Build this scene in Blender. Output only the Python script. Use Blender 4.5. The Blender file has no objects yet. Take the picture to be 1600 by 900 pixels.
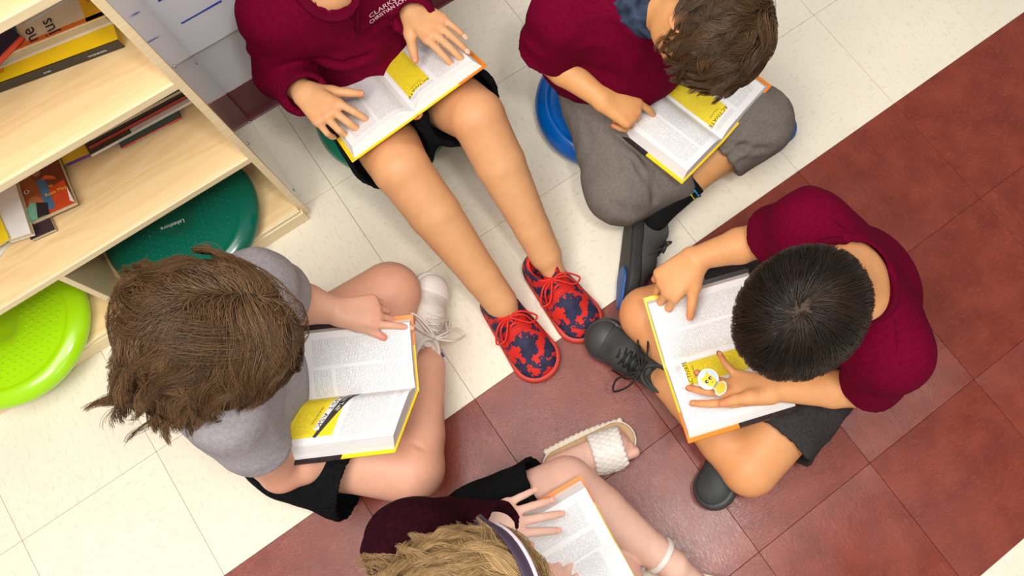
import bpy, bmesh, math, random
import numpy as np
from mathutils import Vector, Matrix, noise as mnoise
random.seed(7); rng = np.random.default_rng(7)
C = bpy.context.scene.collection
scene = bpy.context.scene

# ---------------------------------------------------------------- camera
CAM_F, CAM_X, CAM_Y = 1381.7558, 969.7932, 363.2858
CAM_R = np.array([[0.8088435089453272, -0.587946912019527, 0.009518754315196998],
                  [0.5560529665118773, 0.7700312551613939, 0.31282097836927353],
                  [-0.1912518665800457, -0.2477302862414505, 0.949764407002272]])
CAM_C = np.array([0.0907, -0.3849, 1.9464])
cam_d = bpy.data.cameras.new('camera'); cam = bpy.data.objects.new('camera', cam_d); C.objects.link(cam)
mw = Matrix.Identity(4)
for i in range(3):
    for j in range(3): mw[i][j] = CAM_R[j][i]
    mw[i][3] = CAM_C[i]
cam.matrix_world = mw
cam_d.sensor_fit = 'HORIZONTAL'; cam_d.sensor_width = 36.0
cam_d.lens = CAM_F / 1600 * 36.0
cam_d.shift_x = (800 - CAM_X) / 1600; cam_d.shift_y = (CAM_Y - 450) / 1600
cam_d.clip_start = 0.02
scene.camera = cam

# ---------------------------------------------------------------- light and exposure
scene.view_settings.view_transform = 'Standard'; scene.view_settings.look = 'None'
scene.view_settings.gamma = 1.0; scene.view_settings.use_curve_mapping = False
scene.view_settings.exposure = 0.0
wd = bpy.data.worlds.new('world'); scene.world = wd; wd.use_nodes = True
wd.node_tree.nodes['Background'].inputs[0].default_value = (1.0, 0.98, 0.95, 1)
wd.node_tree.nodes['Background'].inputs[1].default_value = 0.40
def area_light(name, loc, aim, sx, sy, power, col):
    l = bpy.data.lights.new(name, 'AREA'); l.shape = 'RECTANGLE'; l.size = sx; l.size_y = sy; l.energy = power; l.color = col
    o = bpy.data.objects.new(name, l); C.objects.link(o); o.location = loc
    o.rotation_euler = (Vector(aim) - Vector(loc)).to_track_quat('-Z', 'Y').to_euler()
LC = (1.0, 0.968, 0.92)
area_light('ceiling_panel_or_fill_light', (0.46, -0.70, 2.9), (0.46, -0.70, 0), 0.27, 0.27, 24, LC)
area_light('ceiling_panel_or_fill_light', (-1.35, -0.55, 2.9), (-1.2, -0.3, 0), 1.2, 0.6, 36, LC)
area_light('ceiling_panel_or_fill_light', (-0.35, 0.0, 2.9), (-0.2, 0.3, 0), 1.5, 1.2, 44, LC)  # broad soft fill, not a panel: added like bounced flash to brighten the bookcase side
area_light('ceiling_panel_or_fill_light', (0.0, -2.6, 2.9), (0.0, -2.4, 0), 1.2, 0.6, 20, LC)

def at(u, v, z):
    d = CAM_R.T @ np.array([(u - CAM_X) / CAM_F, -(v - CAM_Y) / CAM_F, -1.0])
    return CAM_C + d * ((z - CAM_C[2]) / d[2])
def V(*a): return np.array(a, float)
def nrm(v): v = np.asarray(v, float); return v / (np.linalg.norm(v) + 1e-12)

# ---------------------------------------------------------------- materials
MATS = {}
def lin(c):
    return tuple(((x / 255) / 12.92 if x / 255 <= .04045 else ((x / 255 + .055) / 1.055) ** 2.4) for x in c)
def mat(name, rgb, rough=.6, spec=.5, var=0.0, vscale=30, bump=0.0, bscale=300, sss=0.0, coat=0.0, stretch=(1, 1, 1), rgb2=None, sheen=0.0):
    """principled surface, colour rgb (sRGB 0-255) mixed towards rgb2 by noise, with fine noise relief"""
    if name in MATS: return MATS[name]
    m = bpy.data.materials.new(name); m.use_nodes = True; MATS[name] = m
    nt = m.node_tree; N = nt.nodes; L = nt.links; b = N['Principled BSDF']
    b.inputs['Roughness'].default_value = rough; b.inputs['Specular IOR Level'].default_value = spec
    c = lin(rgb)
    b.inputs['Base Color'].default_value = (*c, 1)
    if coat: b.inputs['Coat Weight'].default_value = coat; b.inputs['Coat Roughness'].default_value = .12
    if sheen: b.inputs['Sheen Weight'].default_value = sheen; b.inputs['Sheen Roughness'].default_value = .5
    if sss:
        b.inputs['Subsurface Weight'].default_value = sss; b.inputs['Subsurface Radius'].default_value = (1, .35, .2); b.inputs['Subsurface Scale'].default_value = .006
    tc = N.new('ShaderNodeTexCoord'); mp = N.new('ShaderNodeMapping'); mp.inputs['Scale'].default_value = stretch
    L.new(tc.outputs['Object'], mp.inputs['Vector'])
    if var or rgb2:
        no = N.new('ShaderNodeTexNoise'); no.inputs['Scale'].default_value = vscale; no.inputs['Detail'].default_value = 5
        L.new(mp.outputs[0], no.inputs['Vector'])
        mr = N.new('ShaderNodeMapRange'); mr.inputs['From Min'].default_value = .32; mr.inputs['From Max'].default_value = .68
        L.new(no.outputs['Fac'], mr.inputs['Value'])
        mx = N.new('ShaderNodeMix'); mx.data_type = 'RGBA'
        c2 = lin(rgb2) if rgb2 else tuple(x * (1 - var) for x in c)
        mx.inputs[6].default_value = (*c, 1); mx.inputs[7].default_value = (*c2, 1)
        L.new(mr.outputs[0], mx.inputs[0]); L.new(mx.outputs[2], b.inputs['Base Color'])
    if bump:
        n2 = N.new('ShaderNodeTexNoise'); n2.inputs['Scale'].default_value = bscale; n2.inputs['Detail'].default_value = 3
        L.new(mp.outputs[0], n2.inputs['Vector'])
        bp = N.new('ShaderNodeBump'); bp.inputs['Strength'].default_value = bump; bp.inputs['Distance'].default_value = .001
        L.new(n2.outputs['Fac'], bp.inputs['Height']); L.new(bp.outputs[0], b.inputs['Normal'])
    return m

# ---------------------------------------------------------------- object helpers
def tag(o, label=None, cat=None, group=None, kind=None):
    if label: o['label'] = label
    if cat: o['category'] = cat
    if group: o['group'] = group
    if kind: o['kind'] = kind
    return o
def empty(name, loc, label=None, cat=None, group=None, kind=None):
    o = bpy.data.objects.new(name, None); C.objects.link(o); o.location = tuple(float(x) for x in loc); o.empty_display_size = .05
    return tag(o, label, cat, group, kind)
def wloc(o):
    l = Vector((0, 0, 0))
    while o is not None: l = l + o.location; o = o.parent
    return l
def link(name, me, m=None, parent=None, smooth=True, loc=None):
    """mesh data in world coordinates -> object whose origin is loc (or its bbox bottom centre)"""
    if m is not None:
        for q in (m if isinstance(m, (list, tuple)) else [m]): me.materials.append(q)
    n = len(me.vertices); co = np.empty(n * 3, np.float32); me.vertices.foreach_get('co', co); co = co.reshape(-1, 3)
    if loc is None: loc = V((co[:, 0].min() + co[:, 0].max()) / 2, (co[:, 1].min() + co[:, 1].max()) / 2, co[:, 2].min())
    loc = np.asarray(loc, float)
    me.vertices.foreach_set('co', (co - loc).astype(np.float32).ravel())
    if smooth: me.polygons.foreach_set('use_smooth', np.ones(len(me.polygons), bool))
    me.update()
    o = bpy.data.objects.new(name, me); C.objects.link(o)
    if parent is not None:
        o.parent = parent; o.location = Vector(loc.tolist()) - wloc(parent)
    else: o.location = loc.tolist()
    return o
def mesh_from(name, verts, faces):
    me = bpy.data.meshes.new(name); verts = np.asarray(verts, float)
    me.from_pydata(verts.tolist(), [], [list(map(int, f)) for f in faces]); me.validate(); me.update(); return me
def quick_mesh(name, verts, faces):
    """verts (n,3), faces (m,k) arrays of a constant k"""
    verts = np.asarray(verts, np.float32); faces = np.asarray(faces, np.int32); m, k = faces.shape
    me = bpy.data.meshes.new(name); me.vertices.add(len(verts)); me.vertices.foreach_set('co', verts.ravel())
    me.loops.add(m * k); me.loops.foreach_set('vertex_index', faces.ravel())
    me.polygons.add(m); me.polygons.foreach_set('loop_start', np.arange(m, dtype=np.int32) * k)
    try: me.polygons.foreach_set('loop_total', np.full(m, k, np.int32))
    except Exception: pass
    me.update(calc_edges=True); return me
def box_mesh(name, c, size, rot=None, bevel=0.0, seg=2):
    bm = bmesh.new(); bmesh.ops.create_cube(bm, size=1)
    for v in bm.verts: v.co = Vector((v.co.x * size[0], v.co.y * size[1], v.co.z * size[2]))
    if bevel: bmesh.ops.bevel(bm, geom=bm.edges[:], offset=bevel, segments=seg, affect='EDGES', profile=.6)
    M = Matrix.Translation(Vector([float(x) for x in c]))
    if rot is not None: M = M @ (rot.to_4x4() if hasattr(rot, 'to_4x4') else Matrix.Rotation(rot, 4, 'Z'))
    bmesh.ops.transform(bm, matrix=M, verts=bm.verts)
    me = bpy.data.meshes.new(name); bm.to_mesh(me); bm.free(); return me
def box(name, c, size, m, parent=None, rot=None, bevel=0.0, smooth=False, seg=2):
    return link(name, box_mesh(name, c, size, rot, bevel, seg), m, parent, smooth)
def frames_along(P):
    P = np.asarray(P, float); T = np.gradient(P, axis=0); T /= np.linalg.norm(T, axis=1)[:, None] + 1e-12
    a = V(0, 0, 1) if abs(T[0][2]) < .9 else V(1, 0, 0)
    n = nrm(np.cross(T[0], a)); Ns = []
    for t in T:
        n = nrm(n - t * (n @ t)); Ns.append(n)
    Ns = np.array(Ns); return T, Ns, np.cross(T, Ns)
def tube_data(P, r, n=6, flat=1.0, up=None):
    P = np.asarray(P, float); T, A, B = frames_along(P)
    if up is not None:
        B = np.array([nrm(np.asarray(up) - t * (np.asarray(up) @ t)) for t in T]); A = np.cross(B, T)
    r = np.broadcast_to(np.asarray(r, float), (len(P),)); vs = []
    for i in range(len(P)):
        for k in range(n):
            a = 2 * math.pi * k / n; vs.append(P[i] + r[i] * (A[i] * math.cos(a) + B[i] * math.sin(a) * flat))
    fs = [[i * n + k, i * n + (k + 1) % n, (i + 1) * n + (k + 1) % n, (i + 1) * n + k] for i in range(len(P) - 1) for k in range(n)]
    fs += [list(range(n))[::-1], [(len(P) - 1) * n + k for k in range(n)]]
    return vs, fs
def smooth_path(P, m=8):
    P = np.asarray(P, float); Q = np.vstack([2 * P[0] - P[1], P, 2 * P[-1] - P[-2]]); out = []
    for i in range(1, len(Q) - 2):
        for t in np.linspace(0, 1, m, endpoint=False):
            a, b, c, d = Q[i - 1], Q[i], Q[i + 1], Q[i + 2]
            out.append(.5 * (2 * b + (c - a) * t + (2 * a - 5 * b + 4 * c - d) * t * t + (3 * b - a - 3 * c + d) * t ** 3))
    out.append(P[-1]); return np.array(out)
def tubes(name, paths, r, m, parent=None, n=6, flat=1.0, up=None):
    vs, fs = [], []
    for p in paths:
        a, b = tube_data(p, r, n, flat, up); o = len(vs); vs += a; fs += [[x + o for x in f] for f in b]
    return link(name, mesh_from(name, vs, fs), m, parent)

# ---------------------------------------------------------------- signed-distance modelling
def vnoise(p, seed=0):
    """smooth value noise in [-1,1] for points (n,3)"""
    p = np.asarray(p, np.float64) + seed * 17.31; i = np.floor(p).astype(np.int64); f = p - i; f = f * f * (3 - 2 * f)
    def h(x, y, z):
        n = (x * 73856093) ^ (y * 19349663) ^ (z * 83492791) ^ (seed * 2654435)
        n = (n ^ (n >> 13)) * 1274126177 & 0x7fffffff; n = n ^ (n >> 16)
        return (n & 0xffff) / 32767.5 - 1
    r = 0
    for a in (0, 1):
        wx = f[:, 0] if a else 1 - f[:, 0]
        for b in (0, 1):
            wy = f[:, 1] if b else 1 - f[:, 1]
            for c in (0, 1):
                wz = f[:, 2] if c else 1 - f[:, 2]
                r = r + wx * wy * wz * h(i[:, 0] + a, i[:, 1] + b, i[:, 2] + c)
    return r
class SDF:
    def __init__(s): s.ops = []
    def cone(s, a, b, r1, r2, k=.01, axis=None, sc=1.0, clip=None, hollow=None, op='add'):
        s.ops.append(dict(t='cone', a=np.asarray(a, float), b=np.asarray(b, float), r1=r1, r2=r2, k=k, axis=None if axis is None else nrm(axis), sc=sc, clip=clip or [], hollow=hollow, op=op)); return s
    def ell(s, c, r, k=.01, ax=None, clip=None, op='add'):
        A = np.eye(3) if ax is None else np.array([nrm(x) for x in ax])
        s.ops.append(dict(t='ell', c=np.asarray(c, float), r=np.asarray(r, float) * np.ones(3), A=A, k=k, clip=clip or [], hollow=None, op=op)); return s
    def slab(s, a, b, r1, r2, n, h, k=.002, rnd=.004, clip=None):
        """flat capsule outline from a to b, half thickness h along n"""
        s.ops.append(dict(t='slab', a=np.asarray(a, float), b=np.asarray(b, float), r1=r1, r2=r2, n=nrm(n), h=h, rnd=rnd, k=k, clip=clip or [], hollow=None, op='add')); return s
    def bounds(s, o):
        if o['t'] == 'ell': R = np.abs(o['A'].T) @ o['r']; return o['c'] - R, o['c'] + R
        r = max(o['r1'], o['r2']); e = r * max(1.0, 1 / o.get('sc', 1.0))
        return np.minimum(o['a'], o['b']) - e, np.maximum(o['a'], o['b']) + e
    @staticmethod
    def dist(o, p):
        if o['t'] == 'ell':
            q = (p - o['c']) @ o['A'].T; q /= o['r']; l = np.sqrt((q * q).sum(-1)) + 1e-9
            g = np.sqrt(((q / o['r']) ** 2).sum(-1)) + 1e-9; d = l * (l - 1) / g
        elif o['t'] == 'slab':
            w = p - o['a']; z = w @ o['n']; w = w - z[..., None] * o['n']; ab = o['b'] - o['a']; ab = ab - (ab @ o['n']) * o['n']
            t = np.clip((w @ ab) / (ab @ ab), 0, 1); q = np.linalg.norm(w - t[..., None] * ab, axis=-1) - (o['r1'] + (o['r2'] - o['r1']) * t)
            x = q + o['rnd']; y = np.abs(z) - o['h'] + o['rnd']
            d = np.minimum(np.maximum(x, y), 0) + np.sqrt(np.maximum(x, 0) ** 2 + np.maximum(y, 0) ** 2) - o['rnd']
        else:
            w = p - o['a']; ab = o['b'] - o['a']; L2 = ab @ ab + 1e-12; t = np.clip((w @ ab) / L2, 0, 1)
            w = w - t[..., None] * ab
            if o['axis'] is not None:
                ax = o['axis']; w = w + (w @ ax)[..., None] * ax * (o['sc'] - 1)
            d = np.sqrt((w * w).sum(-1)) - (o['r1'] + (o['r2'] - o['r1']) * t)
            if o['axis'] is not None and o['sc'] > 1: d = d / (1 + .35 * (o['sc'] - 1))
        if o['hollow']: d = np.maximum(d, -(d + o['hollow']))
        for c, n in o['clip']: d = np.maximum(d, (p - c) @ n)
        return d.astype(np.float32)
    def build(s, h):
        lo = np.min([s.bounds(o)[0] for o in s.ops if o['op'] == 'add'], axis=0) - 3 * h
        hi = np.max([s.bounds(o)[1] for o in s.ops if o['op'] == 'add'], axis=0) + 3 * h
        n = np.ceil((hi - lo) / h).astype(int) + 1; D = np.full(n, .05, np.float32)
        for o in s.ops:
            a, b = s.bounds(o); m = o['k'] + 2 * h
            i0 = np.clip(np.floor((a - m - lo) / h).astype(int), 0, n - 1); i1 = np.clip(np.ceil((b + m - lo) / h).astype(int) + 1, 1, n)
            if np.any(i1 <= i0): continue
            g = np.stack(np.meshgrid(*[lo[q] + h * np.arange(i0[q], i1[q]) for q in range(3)], indexing='ij'), -1).astype(np.float32)
            d = s.dist(o, g); sl = tuple(slice(i0[q], i1[q]) for q in range(3)); E = D[sl]; k = max(o['k'], 1e-5)
            if o['op'] == 'add':
                hh = np.maximum(k - np.abs(E - d), 0) / k; D[sl] = np.minimum(E, d) - hh * hh * k * .25
            else:
                d = -d; hh = np.maximum(k - np.abs(E - d), 0) / k; D[sl] = np.maximum(E, d) + hh * hh * k * .25
        return surface_nets(D, lo, h)
def surface_nets(D, lo, h):
    I = D < 0; cnt = np.zeros(tuple(x - 1 for x in D.shape), np.uint8)
    sl = lambda a, b, c: (slice(a, D.shape[0] - 1 + a), slice(b, D.shape[1] - 1 + b), slice(c, D.shape[2] - 1 + c))
    for a in (0, 1):
        for b in (0, 1):
            for c in (0, 1): cnt += I[sl(a, b, c)]
    act = (cnt > 0) & (cnt < 8); ids = np.argwhere(act); idx = np.full(cnt.shape, -1, np.int32); idx[act] = np.arange(len(ids))
    P = np.zeros((len(ids), 3)); W = np.zeros(len(ids))
    cor = [(a, b, c) for a in (0, 1) for b in (0, 1) for c in (0, 1)]
    val = {q: D[ids[:, 0] + q[0], ids[:, 1] + q[1], ids[:, 2] + q[2]].astype(float) for q in cor}
    for q in cor:
        for ax in range(3):
            if q[ax]: continue
            r = list(q); r[ax] = 1; r = tuple(r); v0, v1 = val[q], val[r]; cr = (v0 < 0) != (v1 < 0)
            t = np.where(cr, v0 / (v0 - v1 + 1e-20), 0); e = np.array(q, float)[None].repeat(len(ids), 0); e[:, ax] += t
            P += e * cr[:, None]; W += cr
    P = lo + h * (ids + P / W[:, None]); F = []
    for ax in range(3):
        s0 = [slice(None)] * 3; s1 = [slice(None)] * 3; s0[ax] = slice(0, -1); s1[ax] = slice(1, None)
        A, B = I[tuple(s0)], I[tuple(s1)]; e = np.argwhere(A != B)
        u, w = (ax + 1) % 3, (ax + 2) % 3
        e = e[(e[:, u] > 0) & (e[:, w] > 0) & (e[:, u] < D.shape[u] - 1) & (e[:, w] < D.shape[w] - 1)]
        ins = A[e[:, 0], e[:, 1], e[:, 2]]; q = []
        for du, dw in ((1, 1), (0, 1), (0, 0), (1, 0)):
            c = e.copy(); c[:, u] -= du; c[:, w] -= dw; q.append(idx[c[:, 0], c[:, 1], c[:, 2]])
        q = np.stack(q, 1); q[~ins] = q[~ins][:, ::-1]; F.append(q)
    return P, np.vstack(F)
def vert_normals(P, F):
    n = np.cross(P[F[:, 2]] - P[F[:, 0]], P[F[:, 3]] - P[F[:, 1]]); N = np.zeros_like(P)
    for k in range(4): np.add.at(N, F[:, k], n)
    return N / (np.linalg.norm(N, axis=1)[:, None] + 1e-12)
def relax(P, F, it=2, w=.5):
    for _ in range(it):
        S = np.zeros_like(P); c = np.zeros(len(P))
        for k in range(4):
            for q in (1, 3): np.add.at(S, F[:, k], P[F[:, (k + q) % 4]]); np.add.at(c, F[:, k], 1)
        P = P + w * (S / c[:, None] - P)
    return P
def sdf_object(name, s, h, m, parent=None, folds=(), noise_amp=0, noise_f=12, fine=0, tint=None, label=None, stretch=(1, 1, 1), smooth_it=1, deci=1):
    P, F = s.build(h); P = relax(P, F, smooth_it)
    if noise_amp or len(folds) or fine:
        N = vert_normals(P, F); d = np.zeros(len(P))
        if noise_amp:
            q = P * np.array(stretch) * noise_f; wv = vnoise(q * .7, 3)[:, None]
            d += noise_amp * (1 - 2 * np.abs(vnoise(q + wv * 1.1, 1))) * .6 + noise_amp * .5 * vnoise(q * 2.1 + wv, 5)
        if fine: d += fine * vnoise(P * 90, 9)
        for a, b, wd_, dep in folds:
            a = np.asarray(a, float); b = np.asarray(b, float); ab = b - a; w = P - a; t = np.clip(w @ ab / (ab @ ab), 0, 1)
            r = np.linalg.norm(w - t[:, None] * ab, axis=1); en = np.sin(np.clip(t, .02, .98) * math.pi) ** .6
            d += -dep * en * (np.exp(-(r / wd_) ** 2) - (.55 if dep < .0095 else .05) * np.exp(-((r - 2.0 * wd_) / wd_) ** 2))
        P = P + N * d[:, None]
    me = quick_mesh(name, P, F)
    if tint:
        v = np.zeros(len(P))
        for c, rad, amt in tint: v = np.maximum(v, amt * np.exp(-(np.linalg.norm(P - np.asarray(c), axis=1) / rad) ** 2))
        at_ = me.attributes.new('tint', 'FLOAT', 'POINT'); at_.data.foreach_set('value', v.astype(np.float32))
    if deci < 1:
        t_ = bpy.data.objects.new('tmp', me); C.objects.link(t_); md = t_.modifiers.new('d', 'DECIMATE'); md.ratio = deci
        me2 = bpy.data.meshes.new_from_object(t_.evaluated_get(bpy.context.evaluated_depsgraph_get())); bpy.data.objects.remove(t_); bpy.data.meshes.remove(me); me = me2
    o = link(name, me, m, parent)
    if label: o['label'] = label
    return o
# ================================================================ the setting
T = 0.3048
def floor_mat(name, base, dark, light, red):
    m = bpy.data.materials.new(name); m.use_nodes = True; nt = m.node_tree; N = nt.nodes; L = nt.links; b = N['Principled BSDF']
    tc = N.new('ShaderNodeTexCoord'); oi = N.new('ShaderNodeObjectInfo')
    off = N.new('ShaderNodeVectorMath'); off.operation = 'MULTIPLY'; off.inputs[1].default_value = (37.0, 53.0, 0)
    cmb = N.new('ShaderNodeCombineXYZ'); L.new(oi.outputs['Random'], cmb.inputs[0]); L.new(oi.outputs['Random'], cmb.inputs[1]); L.new(cmb.outputs[0], off.inputs[0])
    add = N.new('ShaderNodeVectorMath'); L.new(tc.outputs['Object'], add.inputs[0]); L.new(off.outputs[0], add.inputs[1])
    def noisy(scale, stretch, rot, lo, hi, detail=3):
        mp = N.new('ShaderNodeMapping'); mp.inputs['Scale'].default_value = stretch; mp.inputs['Rotation'].default_value = (0, 0, rot)
        n = N.new('ShaderNodeTexNoise'); n.inputs['Scale'].default_value = scale; n.inputs['Detail'].default_value = detail
        L.new(add.outputs[0], mp.inputs['Vector']); L.new(mp.outputs[0], n.inputs['Vector'])
        r = N.new('ShaderNodeMapRange'); r.inputs['From Min'].default_value = lo; r.inputs['From Max'].default_value = hi; L.new(n.outputs['Fac'], r.inputs['Value']); return r
    def mix(fac, a, c, amt=1.0):
        x = N.new('ShaderNodeMix'); x.data_type = 'RGBA'; mu = N.new('ShaderNodeMath'); mu.operation = 'MULTIPLY'; mu.inputs[1].default_value = amt
        L.new(fac, mu.inputs[0]); L.new(mu.outputs[0], x.inputs[0])
        if isinstance(a, tuple): x.inputs[6].default_value = (*a, 1)
        else: L.new(a, x.inputs[6])
        x.inputs[7].default_value = (*c, 1); return x.outputs[2]
    B, D, G = lin(base), lin(dark), lin(light)
    if red:
        c = mix(noisy(14, (1, 1, 1), 0, .35, .65, 6).outputs[0], B, D, .8)
        c = mix(noisy(55, (1, 3.5, 1), .5, .52, .7, 5).outputs[0], c, G, .28)
        c = mix(noisy(140, (2.6, 1, 1), .3, .5, .72, 3).outputs[0], c, D, .6)
    else:
        c = mix(noisy(5, (1, 1, 1), 0, .3, .7, 2).outputs[0], B, tuple(x * .95 for x in B), 1)
        c = mix(noisy(52, (1, 2.8, 1), .25, .60, .68, 1.5).outputs[0], c, D, .36)
        c = mix(noisy(66, (1, 2.4, 1), -.1, .60, .68, 1.5).outputs[0], c, G, .4)
    L.new(c, b.inputs['Base Color'])
    rr = noisy(9, (1, 1, 1), 0, .3, .7, 5); r2 = N.new('ShaderNodeMapRange'); r2.inputs['To Min'].default_value = .20 if red else .3; r2.inputs['To Max'].default_value = .34 if red else .5
    L.new(rr.outputs[0], r2.inputs['Value']); L.new(r2.outputs[0], b.inputs['Roughness'])
    # shallow scratches
    sc = noisy(70, (1, 14, 1), 1.0, .4, .6, 4); bp = N.new('ShaderNodeBump'); bp.inputs['Strength'].default_value = .25; bp.inputs['Distance'].default_value = .0006
    L.new(sc.outputs[0], bp.inputs['Height']); L.new(bp.outputs[0], b.inputs['Normal'])
    b.inputs['Specular IOR Level'].default_value = .42 if red else .35
    if red: b.inputs['Coat Weight'].default_value = .10; b.inputs['Coat Roughness'].default_value = .22
    return m
M_WT = floor_mat('white_vinyl_tile', (236, 227, 208), (205, 190, 165), (224, 208, 184), False)
M_RT = floor_mat('red_vinyl_tile', (134, 56, 38), (110, 38, 24), (158, 86, 64), True)
M_SUB = mat('tile_joint', (70, 48, 38), .9)
floor = box('floor', (0.6, -0.75, -.0085), (4.4, 3.28, .011), M_SUB)
tag(floor, 'vinyl tile classroom floor, cream with a dark red band', kind='structure')
tm = {}
def tile_mesh():
    me = box_mesh('tile', (0, 0, -.0015), (T - .0007, T - .0007, .003), bevel=.0005, seg=1); return me
tmW, tmR = tile_mesh(), tile_mesh(); tmW.materials.append(M_WT); tmR.materials.append(M_RT)
for j in range(-3, 7):
    for i in range(-5, 9):
        x, y = (i + .5) * T, -(j + .5) * T
        red = 0 <= j <= 2
        if y + T / 2 > .90:
            continue
        o = bpy.data.objects.new('tile', tmR if red else tmW); C.objects.link(o); o.parent = floor
        o.location = Vector((x, y, random.uniform(-.0003, 0))) - floor.location
        o.rotation_euler[2] = math.pi / 2 * ((i + j) % 2) + math.pi * random.randint(0, 1)
WALL_Y = 0.884
M_WALL = mat('painted_wall', (222, 220, 224), .7, .3, .04, 8, .3, 500)
wall = box('wall_back', (0.35, WALL_Y + .05, 1.35), (3.9, .1, 2.72), M_WALL); tag(wall, 'pale grey painted classroom wall', kind='structure')
# short last row of cut tiles by the wall
cut = WALL_Y - 2 * T
tmC = box_mesh('tile', (0, 0, -.0015), (T - .0007, cut - .0007, .003), bevel=.0005, seg=1); tmC.materials.append(M_WT)
for i in range(-5, 9):
    o = bpy.data.objects.new('tile', tmC); C.objects.link(o); o.parent = floor
    o.location = Vector(((i + .5) * T, 2 * T + cut / 2, 0)) - floor.location
M_BB = mat('maroon_rubber_baseboard', (104, 30, 42), .32, .5, .15, 6, .1, 200)
# baseboard with a cove toe
prof = [(0, 0), (-.014, 0), (-.0145, .0022), (-.011, .005), (-.006, .011), (-.0035, .018), (-.003, .03), (-.003, .122), (-.0015, .127), (0, .128)]
vs = [(x, WALL_Y + p[0], p[1] + .0005) for x in (-1.6, 2.3) for p in prof]; n = len(prof)
fs = [[k, (k + 1) % n, n + (k + 1) % n, n + k] for k in range(n)] + [list(range(n))[::-1], [n + k for k in range(n)]]
tag(link('baseboard_back', mesh_from('baseboard_back', vs, fs), M_BB, smooth=False), 'maroon rubber baseboard along the wall', kind='structure')

# ---------------------------------------------------------------- paper chart on the wall
def on_wall(u, v, y):
    d = CAM_R.T @ np.array([(u - CAM_X) / CAM_F, -(v - CAM_Y) / CAM_F, -1.0]); return CAM_C + d * ((y - CAM_C[1]) / d[1])
M_PAPER = mat('chart_paper', (236, 236, 244), .6, .3, .03, 5)
pw = [on_wall(296, 84, WALL_Y - .004), on_wall(385, 38, WALL_Y - .004)]
paper = empty('paper_chart', (0.1, WALL_Y - .003, pw[0][2]), 'white paper chart with blue marker lines hung on the wall beside the bookcase', 'chart')
PX0, PX1, PZ0, PZ1 = pw[0][0] - .03, pw[0][0] + .60, pw[0][2], pw[0][2] + .80
g = []; nx, nz = 14, 10
for a in range(nx + 1):
    for b in range(nz + 1):
        x = PX0 + (PX1 - PX0) * a / nx; z = PZ0 + (PZ1 - PZ0) * b / nz
        g.append((x, WALL_Y - .003 - .006 * (1 - b / nz) ** 2 * (1 + .4 * math.sin(a * .9)), z))
for a in range(nx + 1):
    for b in range(nz + 1):
        x, y, z = g[a * (nz + 1) + b]; g.append((x, y + .0012, z))
q = (nx + 1) * (nz + 1); fs = []
for a in range(nx):
    for b in range(nz):
        k = a * (nz + 1) + b; fs.append([k, k + nz + 1, k + nz + 2, k + 1]); fs.append([q + k, q + k + 1, q + k + nz + 2, q + k + nz + 1])
link('sheet', mesh_from('sheet', g, fs), M_PAPER, paper)
M_BLUE = mat('blue_marker', (32, 66, 170), .5)
for (a, b) in (((285, 39), (345, 0)), ((248, 3), (258, -4)), ((330, 60 - 100), (420, -95))):
    A, B = on_wall(*a, WALL_Y - .0105), on_wall(*b, WALL_Y - .0105)
    A[2] = B[2] = (A[2] + B[2]) / 2 if abs(A[2] - B[2]) < .05 else A[2]
    c = (A + B) / 2
    box('ruled_line', (c[0], WALL_Y - .0095, c[2]), (abs(B[0] - A[0]) + .0, .0016, .0035), M_BLUE, paper)

# ---------------------------------------------------------------- the bookcase
def wood_mat(name, a, b, rough=.35, axis=(1, 9, 9)):
    m = bpy.data.materials.new(name); m.use_nodes = True; nt = m.node_tree; N = nt.nodes; L = nt.links; bs = N['Principled BSDF']
    tc = N.new('ShaderNodeTexCoord'); mp = N.new('ShaderNodeMapping'); mp.inputs['Scale'].default_value = axis; L.new(tc.outputs['Object'], mp.inputs[0])
    n1 = N.new('ShaderNodeTexNoise'); n1.inputs['Scale'].default_value = 2.2; n1.inputs['Detail'].default_value = 2; n1.inputs['Distortion'].default_value = .8; L.new(mp.outputs[0], n1.inputs['Vector'])
    w = N.new('ShaderNodeMath'); w.operation = 'MULTIPLY'; w.inputs[1].default_value = 11; L.new(n1.outputs['Fac'], w.inputs[0])
    fr = N.new('ShaderNodeMath'); fr.operation = 'PINGPONG'; fr.inputs[1].default_value = 1; L.new(w.outputs[0], fr.inputs[0])
    n2 = N.new('ShaderNodeTexNoise'); n2.inputs['Scale'].default_value = 40; n2.inputs['Detail'].default_value = 4; L.new(mp.outputs[0], n2.inputs['Vector'])
    ad = N.new('ShaderNodeMath'); ad.operation = 'MULTIPLY'; L.new(fr.outputs[0], ad.inputs[0]); L.new(n2.outputs['Fac'], ad.inputs[1])
    mx = N.new('ShaderNodeMix'); mx.data_type = 'RGBA'; mx.inputs[6].default_value = (*lin(a), 1); mx.inputs[7].default_value = (*lin(b), 1)
    L.new(ad.outputs[0], mx.inputs[0]); L.new(mx.outputs[2], bs.inputs['Base Color'])
    bs.inputs['Roughness'].default_value = rough; bs.inputs['Coat Weight'].default_value = .25; bs.inputs['Coat Roughness'].default_value = .15
    return m
M_BIRCH = wood_mat('birch_veneer', (236, 207, 158), (218, 180, 124))
M_BIRCH_EDGE = wood_mat('birch_ply_edge', (240, 220, 178), (222, 194, 146), .4, (1, 30, 60))
M_BIRCH_SIDE = wood_mat('glossy_birch_side_panel', (226, 208, 180), (205, 184, 155), .07, (9, 9, 1))
M_BIRCH_SIDE.node_tree.nodes['Principled BSDF'].inputs['Coat Weight'].default_value = 1.0
M_BIRCH_SIDE.node_tree.nodes['Principled BSDF'].inputs['Coat Roughness'].default_value = .10
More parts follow.
